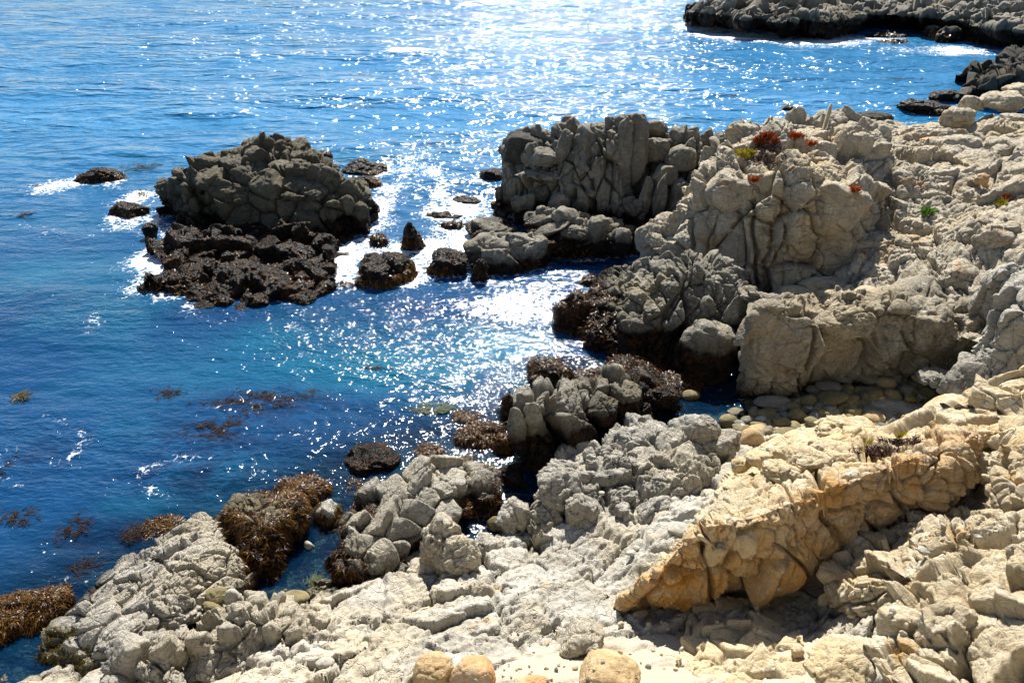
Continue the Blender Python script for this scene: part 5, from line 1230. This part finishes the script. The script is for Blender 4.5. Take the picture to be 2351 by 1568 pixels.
for _ in range(900):
    px, py = rg.uniform(1690, 2130), rg.uniform(862, 1000)
    if py < 966 - (px - 1640) * .24 or (px - 2060) ** 2 / 8000 + (py - 945) ** 2 / 900 < 1 or py > 1015 - (px - 1640) * .07: continue
    if npeb >= 290: continue
    src = pm[int(rg.choice(4, p=(.55, .28, .07, .10)))]
    o = src if npeb < 0 else src.copy()
    COL.objects.link(o)
    p = PY(px, py, cove_y(px, py)); p[2] += .02
    o.location = tuple(p); o.rotation_euler = (rg.uniform(-.4, .4), rg.uniform(-.4, .4), rg.uniform(0, 6.28))
    s = rg.uniform(.55, 1.7); o.scale = (s, s * rg.uniform(.8, 1.1), s * rg.uniform(.7, 1))
    tag(o, 'small rounded pebble wedged among the larger cobbles of the cove', 'pebble', 'pebbles in the shaded cove'); npeb += 1
for o in pm:
    bpy.data.objects.remove(o)
# loose chips on the near shore
cv = [rock_mesh(px=1500, py=1480, w=15, h=12, y=9, style='block', sub=2, seed=950 + j) for j in range(4)]
chips = [make_mesh('stone_chip', v - v.mean(0), f, M[('ledge', 'pale', 'cobble_pale', 'ledge')[j]], origin=(0, 0, 0)) for j, (v, f) in enumerate(cv)]
for px, py, z, n, r in ((1500,1440,2.0,14,70),(1780,1420,2.3,18,110),(2080,1420,3.2,10,60),(1950,1480,3.2,12,90),(2230,1240,3.3,14,60),(2100,1220,2.8,14,80),(1400,1300,1.3,8,60),(1250,1450,2,10,90),(1330,1530,2,26,150),(1540,1520,2,18,120),(1180,1540,2,12,90),(1000,1450,2,10,120),(1620,1400,2,14,120)):
    for _ in range(n):
        qx, qy = px + rg.normal(0, r * .6), py + rg.normal(0, r * .25)
        p = PY(qx, qy, rest_y(qx, qy))
        src = chips[int(rg.integers(4))]; o = src.copy(); COL.objects.link(o)
        o.location = tuple(p); o.rotation_euler = tuple(rg.uniform(0, 6, 3)); s = rg.uniform(.4, 1.3); o.scale = (s, s * .9, s * .7)
        tag(o, 'loose angular stone chip lying on the pale sandy shore', 'stone chip', 'stone chips on the near shore')
for o in chips: bpy.data.objects.remove(o)

# --- plants on the rock
def rooted(px, py, w, h, n, rg):          # points on the rock under an oval of the view
    a = rg.uniform(0, 6.28, n); r = np.sqrt(rg.uniform(0, 1, n))
    k_ = (.45 + .55 * np.abs(np.sin(a * 1.5 + px)))
    X_, Y2 = px + w / 2 * r * k_ * np.cos(a), py + h / 2 * r * k_ * np.sin(a)
    return a, np.array([PY(x, y, rest_y(x, y) - .03) for x, y in zip(X_, Y2)])
def succulent(label, px, py, y, w, n, mat, ln=.16, group='ice plants on the rocks', up=.9, lift=.15, name='ice_plant', wd=.035, hgt=.55):
    rg = np.random.default_rng(int(px))
    a, P = rooted(px, py, w, w * hgt, n, rg)
    D = np.stack([np.cos(a) * .6 + .3 * rg.normal(size=n), np.sin(a) * .6 + .3 * rg.normal(size=n), up + .3 * rg.normal(size=n)], 1)
    Nn = np.cross(D, rg.normal(size=(n, 3))); Nn /= np.linalg.norm(Nn, axis=1, keepdims=True)
    o = fronds(name, P, D, Nn, ln, wd, mat, lift=lift, seed=int(py), curl=.2)
    return tag(o, label, 'plant', group)
def stems(parent, px, py, y, w, h, n, mat, ln=.25):
    rg = np.random.default_rng(int(px) + 1)
    a, P = rooted(px, py, w * 1.3, h * 1.3, n, rg)
    D = rg.normal(size=(n, 3)); D[:, 2] -= .4
    Nn = np.cross(D, rg.normal(size=(n, 3))); Nn /= np.linalg.norm(Nn, axis=1, keepdims=True)
    return fronds('dry_foliage', P, D, Nn, ln, .028, mat, parent=parent, lift=.1, seed=int(px))
s1 = succulent('large red ice plant mat spilling over the crown of the dome', 1760, 322, 33.1, 64, 420, M['red_leaf'], ln=.15, wd=.045)
stems(s1, 1760, 345, 32.7, 80, 70, 900, M['dry_stem'], .26)
succulent('bright yellow green ice plant left of the large red mat', 1712, 357, 32.4, 40, 240, M['yellow_leaf'], ln=.22, wd=.05)
succulent('bright red ice plant tuft right of the large mat', 1827, 316, 33.6, 34, 220, M['red_leaf'], ln=.15, wd=.045)
succulent('little red ice plant in the crack below the large mat', 1733, 416, 30.9, 16, 90, M['red_leaf'], ln=.18, wd=.05)
succulent('small orange ice plant at the right of the dome crown', 1864, 334, 33.3, 18, 90, M['red_leaf'], ln=.2, wd=.05)
succulent('red ice plant tuft on the face right of the dome', 1962, 438, 30.0, 20, 110, M['red_leaf'], ln=.16, wd=.045)
succulent('tiny red plant far right on the cream slope', 2310, 455, 28.2, 14, 60, M['red_leaf'], ln=.15, wd=.04)
succulent('bright green leafy plant growing alone on the cream slope', 2126, 491, 28.4, 22, 150, M['green_leaf'], ln=.22, name='leafy_plant', group=None, wd=.07)
succulent('dry yellow tuft on the right of the cream slope', 2298, 468, 27.8, 30, 160, M['yellow_leaf'], ln=.13, name='dry_tuft', group=None)
s2 = succulent('small orange ice plant sprout on the crest of the ochre ledge', 1992, 1018, 14.0, 14, 22, M['yellow_leaf'], ln=.13, wd=.03)
stems(s2, 2010, 1036, 13.7, 100, 22, 420, M['dry_stem'], .11)
s3 = succulent('green and red ice plant sprout at the right end of the dry black stems', 2063, 1004, 14.5, 18, 30, M['yellow_leaf'], ln=.15, wd=.03)
stems(s3, 2070, 1012, 14.4, 90, 12, 260, M['dry_stem'], .1)

# ------------------------------------------------------------------ the sea
rr = [7.0]
while rr[-1] < 1500: rr.append(rr[-1] * 1.0052)
rr += [2500, 4000]
rr = np.array(rr)
aa = np.radians(np.linspace(-56, 56, 560))
RR, AA = np.meshgrid(rr, aa, indexing='ij')
wx, wy = RR * np.sin(AA), RR * np.cos(AA)
shape = wx.shape
X, Y_ = wx.ravel(), wy.ravel()
# how near rock is at the waterline
pts = np.concatenate([p for p in ROCK_PTS if len(p)])
cs = .12
x0, x1, y0, y1 = -26, 40, 8, 112
nx, ny = int((x1 - x0) / cs), int((y1 - y0) / cs)
H = np.zeros((nx, ny), np.float32)
ix = ((pts[:, 0] - x0) / cs).astype(int); iy = ((pts[:, 1] - y0) / cs).astype(int)
ok = (ix >= 0) & (ix < nx) & (iy >= 0) & (iy < ny)
H[ix[ok], iy[ok]] = 1
def blur(A, r, it=2):
    for _ in range(it):
        for ax in (0, 1):
            c = np.cumsum(np.pad(A, [(r + 1, r) if k == ax else (0, 0) for k in (0, 1)]), axis=ax)
            n = A.shape[ax]
            hi = np.take(c, np.arange(2 * r + 1, 2 * r + 1 + n), ax); lo = np.take(c, np.arange(0, n), ax)
            A = (hi - lo) / (2 * r + 1)
    return A
near1 = np.clip(blur(H, 2) * 4, 0, 1); near2 = np.clip(blur(H, 6) * 4, 0, 1); near3 = np.clip(blur(H, 14) * 4, 0, 1)
def look(A):
    jx = np.clip(((X - x0) / cs).astype(int), 0, nx - 1); jy = np.clip(((Y_ - y0) / cs).astype(int), 0, ny - 1)
    inside = (X > x0) & (X < x1) & (Y_ > y0) & (Y_ < y1)
    return A[jx, jy] * inside
n1, n2, n3 = look(near1), look(near2), look(near3)
P3 = np.stack([X, Y_, np.zeros_like(X)], 1)
def patch(px, py, rx, ry, soft=1.0):     # a soft oval on the water, sized by its outline in the view
    c = PZ(px, py, 0); m = mpp(c)
    sn = max(.12, CAM_H / math.hypot(c[1], CAM_H))
    u = (X - c[0]) / (rx * m); v = (Y_ - c[1]) / (ry * m / sn)
    return np.exp(-(u * u + v * v) / soft)
foam = np.zeros(len(X))  # foam patches; along the headland's foot they also paint white glitter
for f in ((1180,705,170,45,.9),(1060,700,90,25,.8),(1250,690,60,60,.8),(1000,560,60,80,.8),(1060,540,70,60,.7),(900,590,60,50,.8),(790,600,60,50,.9),(830,570,60,30,.7),(345,640,60,50,.9),(410,635,70,14,.9),(330,600,50,40,.7),(360,690,70,20,.7),
          (110,432,80,22,.9),(230,435,90,20,.5),(300,455,60,20,.6),(290,515,70,25,.8),(330,520,40,30,.6),(880,470,60,60,.7),(930,430,80,50,.55),(960,400,100,40,.5),(1000,480,60,40,.6),(1080,480,80,40,.6),(970,350,100,20,.6),(950,640,50,50,.6),
          (1340,640,90,25,.45),(960,600,50,60,.7),(1620,62,70,14,1.25),(1700,84,140,14,1.25),(1850,96,160,14,1.1),(1980,88,120,14,.9),(2200,116,150,12,.9),(2080,112,100,8,.5),(940,120,75,6,1.1),(1380,62,200,8,.5),(1440,22,120,10,.5),(2080,278,50,8,.6),
          (560,925,170,30,.35),(480,935,60,10,.5),(2300,195,60,10,.5)):
    foam = np.maximum(foam, 1.2 * f[4] * patch(*f[:4]))
fz = fbm(P3 * np.array([.9, .9, 1]), 61, 4)
def arc(px, py, rx, ry, a0, a1, wd):     # a curved streak of foam, with sun glints painted in as white
    out = np.zeros(len(X))
    for a in np.radians(np.linspace(a0, a1, 26)):
        out = np.maximum(out, patch(px + rx * math.cos(a), py + ry * math.sin(a), wd * 1.4, wd * .8))
    return out
for f in ((440,1095,115,50,120,290,16,.5),(560,1120,110,45,-60,60,18,.4),(90,1010,100,55,-80,70,16,.42),(60,1070,70,50,100,230,14,.4),(620,960,130,45,-20,120,20,.36),(1060,880,120,40,20,150,18,.36),(250,560,160,60,-60,90,22,.42),(170,500,130,40,0,160,18,.42),(330,740,120,40,150,330,16,.38),(640,1180,90,30,170,340,16,.42),(930,430,80,60,200,420,16,.6),(1080,860,90,30,180,360,14,.36)):
    foam = np.maximum(foam, f[7] * 1.35 * arc(*f[:7]))
fleck = np.zeros(len(X))  # white dots: foam flecks, with sun sparkles painted in as well
for f in ((150,1230,260,140,1),(500,1080,260,130,.8),(900,960,260,110,.8),(80,1020,140,90,.9),(600,930,200,60,1),(1100,860,160,60,.8),(250,620,200,120,.6),(1000,600,160,130,.6)):
    fleck = np.maximum(fleck, f[4] * patch(*f[:4]))
surf = np.clip((Y_ - 24) / 8, 0, 1)       # open shore is rougher than the cove
foamv = foam + n2 * (.10 + .34 * surf) * (Y_ > 19) + n1 * (.05 + .12 * surf)
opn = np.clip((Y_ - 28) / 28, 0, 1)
foamv = np.clip(foamv * .74 + .34 * fz * (foamv > .03) - .10, 0, 1) * (foamv > .02)
shal = np.zeros(len(X))
for f in ((900,840,330,60,.8),(1130,800,160,60,.8),(700,850,250,50,.5),(350,620,140,60,.5),(120,640,160,60,.5),(520,1190,80,30,.7),(300,1160,140,30,.35),(1180,860,80,60,.6),(480,1210,60,20,.8),(1000,930,120,30,.5),(650,780,300,40,.4),(200,720,200,50,.3)):
    shal = np.maximum(shal, f[4] * patch(*f[:4]))
shal = np.clip(shal * .95 + .5 * fbm(P3 * .35, 71, 3) * (Y_ < 60), 0, 1)
clear = np.clip(n3 * .9 * (Y_ < 24) + patch(690,1290,110,110) * .9 + patch(1640,960,110,50) * .9 + patch(1160,1100,60,110) * .7 + patch(500,1215,200,30) * .4, 0, 1)
kelpd = np.zeros(len(X))
for f in ((500,1000,200,70,.6),(620,930,200,40,.6),(430,1090,170,50,.7),(100,1050,120,60,.5),(200,1240,120,50,.5),(360,1290,90,40,.4),(520,720,300,30,.3)):
    kelpd = np.maximum(kelpd, f[4] * patch(*f[:4]))
calm = np.clip(1 - patch(690,1290,110,110) - patch(1640,960,120,60) - .7 * patch(1160,1100,70,110), 0, 1)
# waves: one train of swell, wind sea, small chop; each fades where the sheet is too coarse for it
rg = np.random.default_rng(8)
wz = np.zeros(len(X)); step = np.hypot(X, Y_) * .0052
open_ = .35 + .65 * np.clip((Y_ - 30) / 25, 0, 1)
for k in range(64):
    lam = .45 * (22 / .45) ** rg.uniform(0, 1)
    th = math.radians(-100 + rg.normal(0, 26))
    kx, ky = math.cos(th) * 2 * math.pi / lam, math.sin(th) * 2 * math.pi / lam
    amp = .0032 * lam ** .85 * rg.uniform(.6, 1.4)
    fade = np.clip(lam / (step * 5) - .3, 0, 1)
    ph = kx * X + ky * Y_ + rg.uniform(0, 6.28) + 1.2 * vnoise(P3 * (.35 / lam), k + 200)
    s = np.sin(ph)
    wz += amp * fade * (s + .25 * np.sin(2 * ph + 1.57)) * (1 if lam < 2.5 else open_) * calm
# ring ripples round a sunken rock in the cove
for (px, py, r_) in ((450, 1090, 120), (80, 1040, 100), (650, 990, 120), (420, 1240, 70)):
    c = PZ(px, py, 0); d = np.hypot(X - c[0], (Y_ - c[1]) * 1.1) / (r_ * mpp(c))
    wz += .012 * np.sin(d * 26) * np.exp(-((d - .8) / .5) ** 2)
wz += .02 * foamv * fbm(P3 * 5, 44, 3)
V = np.stack([X, Y_, wz], 1)

k = NT('sea_water')
a_f, a_s, a_c, a_k = (k.attr(n) for n in ('foam', 'shallow', 'clear', 'kelp'))
c = k.mix(a_s, k.mix(k.attr('open'), (.004, .045, .125), (.026, .165, .345)), (.006, .105, .185))  # far water: scattered blue, lightened further to stand in for sky reflection
c = k.mix(k.math('MULTIPLY', a_k, k.ramp(k.noise(1.2, 5, .65), .35, .6)), c, (.004, .010, .04))
k.link(c, k.b.inputs['Base Color'])
k.b.inputs['Roughness'].default_value = .075
k.b.inputs['IOR'].default_value = 1.333
cd = k.n.new('ShaderNodeVectorMath'); cd.operation = 'LENGTH'; k.link(k.geo.outputs['Position'], cd.inputs[0])
v1 = k.pos((.7, 1.5, 1)); v2 = k.pos((.8, 1.35, 1), (0, 0, 14))
hn = k.math('MULTIPLY', k.noise(1.6, 3, .5, vec=v1), .53)
hn = k.math('ADD', hn, k.math('MULTIPLY', k.noise(5.2, 2, .5, vec=v2), .20))
hn = k.math('ADD', hn, k.math('MULTIPLY', k.noise(15, 1, .5, vec=v1), .045))
hf = k.math('ADD', k.math('MULTIPLY', k.noise(.42, 1, .5, vec=v1), 2.6), k.math('MULTIPLY', k.noise(1.0, 1, .5, vec=v2), 1.6))
hf = k.math('ADD', hf, k.math('MULTIPLY', k.noise(2.8, 1, .5, vec=v1), .62))
op = k.attr('open')
hh = k.math('ADD', k.math('MULTIPLY', hn, k.math('SUBTRACT', 1.0, op)), k.math('MULTIPLY', hf, op))
gust = k.ramp(k.noise(.09, 3, .6, vec=k.pos((.45, 1.6, 1))), .35, .65, .55, 1.25)
wv = k.bump(k.math('MULTIPLY', hh, k.math('MULTIPLY', gust, k.math('ADD', .25, k.math('MULTIPLY', k.attr('calm'), .75)))), 1.0, .27)
k.link(wv, k.b.inputs['Normal'])
# clear shallows: part of the light goes straight through to the bed, tinted
tp = k.n.new('ShaderNodeBsdfTransparent'); tp.inputs[0].default_value = (.38, .62, .72, 1)
gl = k.n.new('ShaderNodeBsdfGlossy'); gl.inputs['Roughness'].default_value = .055; k.link(wv, gl.inputs['Normal'])
fr = k.n.new('ShaderNodeFresnel'); fr.inputs[0].default_value = 1.333; k.link(wv, fr.inputs['Normal'])
cm = k.n.new('ShaderNodeMixShader'); k.link(fr.outputs[0], cm.inputs[0]); k.link(tp.outputs[0], cm.inputs[1]); k.link(gl.outputs[0], cm.inputs[2])
m1 = k.n.new('ShaderNodeMixShader'); k.link(k.math('MULTIPLY', a_c, .8), m1.inputs[0]); k.link(k.b.outputs[0], m1.inputs[1]); k.link(cm.outputs[0], m1.inputs[2])
# foam, with painted sun glints: lacy white
fo = k.n.new('ShaderNodeBsdfPrincipled'); fo.inputs['Base Color'].default_value = (.80, .83, .85, 1); fo.inputs['Roughness'].default_value = .6
fn = k.noise(3.2, 8, .72, vec=k.warp(1.2, .5))
lace = k.vor(4.0, 'DISTANCE_TO_EDGE', vec=k.warp(2.0, .45))
fv = k.math('ADD', a_f, k.math('MULTIPLY', k.math('SUBTRACT', fn, .5), 1.9))
fv = k.math('SUBTRACT', fv, k.ramp(lace, 0, .22, -.12, .20))
fmask = k.ramp(fv, .40, .80)
fk = k.vor(5.5, 'F1', vec=k.warp(2.5, .25))
fmask = k.math('MAXIMUM', fmask, k.math('MULTIPLY', k.math('LESS_THAN', fk, k.math('MULTIPLY', k.attr('fleck'), k.ramp(k.noise(1.1, 4, .7), .50, .72, 0, .32))), .9))
fb = k.bump(fn, .6, .08); k.link(fb, fo.inputs['Normal'])
m2 = k.n.new('ShaderNodeMixShader'); k.link(fmask, m2.inputs[0]); k.link(m1.outputs[0], m2.inputs[1]); k.link(fo.outputs[0], m2.inputs[2])
k.link(m2.outputs[0], k.out.inputs[0])
M['sea'] = k.m
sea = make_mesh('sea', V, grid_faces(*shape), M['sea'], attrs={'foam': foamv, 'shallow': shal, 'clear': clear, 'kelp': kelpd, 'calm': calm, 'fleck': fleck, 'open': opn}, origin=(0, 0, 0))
tag(sea, 'deep blue sea glittering in the sun with white foam round the rocks', 'sea', kind='structure')

# ------------------------------------------------------------------ floating kelp
def kelp(label, px, py, w, h, n, ln=.45, wd=.06, mat='kelp', name='kelp_fronds', ang=0, group='kelp floating on the sea', lift=.02):
    rg = np.random.default_rng(int(px * 7 + py))
    c = PZ(px, py, .0); m = mpp(c); sn = max(.12, CAM_H / math.hypot(c[1], CAM_H))
    u = rg.normal(0, .42, (n * 3, 2))
    keep = fbm(np.stack([u[:, 0] * 3 + px, u[:, 1] * 3, u[:, 0] * 0], 1), 5, 3) > -.05
    u = u[keep][:n]
    n = len(u)
    a = math.radians(ang)
    ux = u[:, 0] * w * m / 2; uy = u[:, 1] * h * m / 2 / sn
    P = np.stack([c[0] + ux * math.cos(a) - uy * math.sin(a), c[1] + ux * math.sin(a) + uy * math.cos(a), rg.uniform(.005, .04, n)], 1)
    th = rg.normal(.4, .7, n)
    D = np.stack([np.cos(th), np.sin(th), 0 * th], 1); N_ = np.stack([rg.normal(0, .15, n), rg.normal(0, .15, n), np.ones(n)], 1)
    o = fronds(name, P, D, N_, ln, wd, M[mat], lift=lift, seed=int(px), curl=.6)
    return tag(o, label, 'kelp', group)
for a in (('broad brown kelp mat glinting in the middle of the cove', 590, 925, 280, 60, 900), ('ragged kelp patch trailing below the broad mat in the cove', 495, 985, 170, 56, 420),
          ('thin purple kelp strand left of the broad mat in the cove', 380, 905, 80, 30, 150), ('small kelp tuft right of the broad mat in the cove', 698, 905, 50, 20, 90),
          ('kelp mat with dark weed on the water behind the island', 975, 342, 130, 24, 420), ('kelp raft drifting behind the black mussel rock', 320, 385, 120, 20, 300),
          ('brown weed clump in the surf left of the black mussel rock', 75, 430, 46, 10, 110), ('small weed clump on the water at the far left edge', 50, 494, 50, 12, 110),
          ('thin reddish kelp streak on the cove under the black shelf', 868, 846, 80, 14, 90), ('branching kelp strand in dark water at lower left', 165, 1215, 80, 70, 220),
          ('fan of kelp fronds reaching out at the tip of the wrinkled outcrop', 300, 1226, 60, 40, 240), ('curved fan of kelp beside the wrinkled outcrop', 185, 1305, 80, 44, 260),
          ('pale kelp patch lying by the left edge below the branching strand', 40, 1190, 90, 50, 200), ('kelp on the cove just off the left edge', 8, 1075, 24, 60, 120),
          ('pinkish kelp streak far out left of the glitter', 830, 172, 60, 10, 70), ('long thin kelp streak far out behind the island', 830, 245, 110, 8, 70),
          ('pinkish kelp raft far out in front of the headland', 1590, 205, 70, 10, 110), ('second pinkish kelp raft in the bay below the headland', 1675, 220, 50, 8, 70),
          ('wide pinkish kelp raft in the bay under the far slab', 1990, 140, 160, 10, 220), ('kelp streak on the water near the dark jagged ridge', 2060, 182, 160, 8, 130),
          ('rusty kelp lying in front of the channel boulder', 1110, 662, 170, 12, 300), ('kelp floating in the dark channel under the ledge of slabs', 1340, 607, 150, 10, 220)):
    far = PZ(a[1], a[2], 0)[1]; a = a[:5] + (int(a[5] * .8),)
    kelp(*a, ln=.12 + far * .003, wd=.011 + far * .0007)
kelp('green and brown weed patch floating off the striped outcrop', 992, 940, 110, 24, 500, .14, .028, 'green_weed', group=None)
kelp('ochre kelp bulb with a trailing strand near the left edge', 40, 911, 26, 8, 60, .3, .06, 'weed_olive', group=None)
kelp('bright green grass weed under the water of the narrow pool', 718, 1338, 34, 16, 120, .2, .02, 'green_weed', name='sea_grass', group=None)
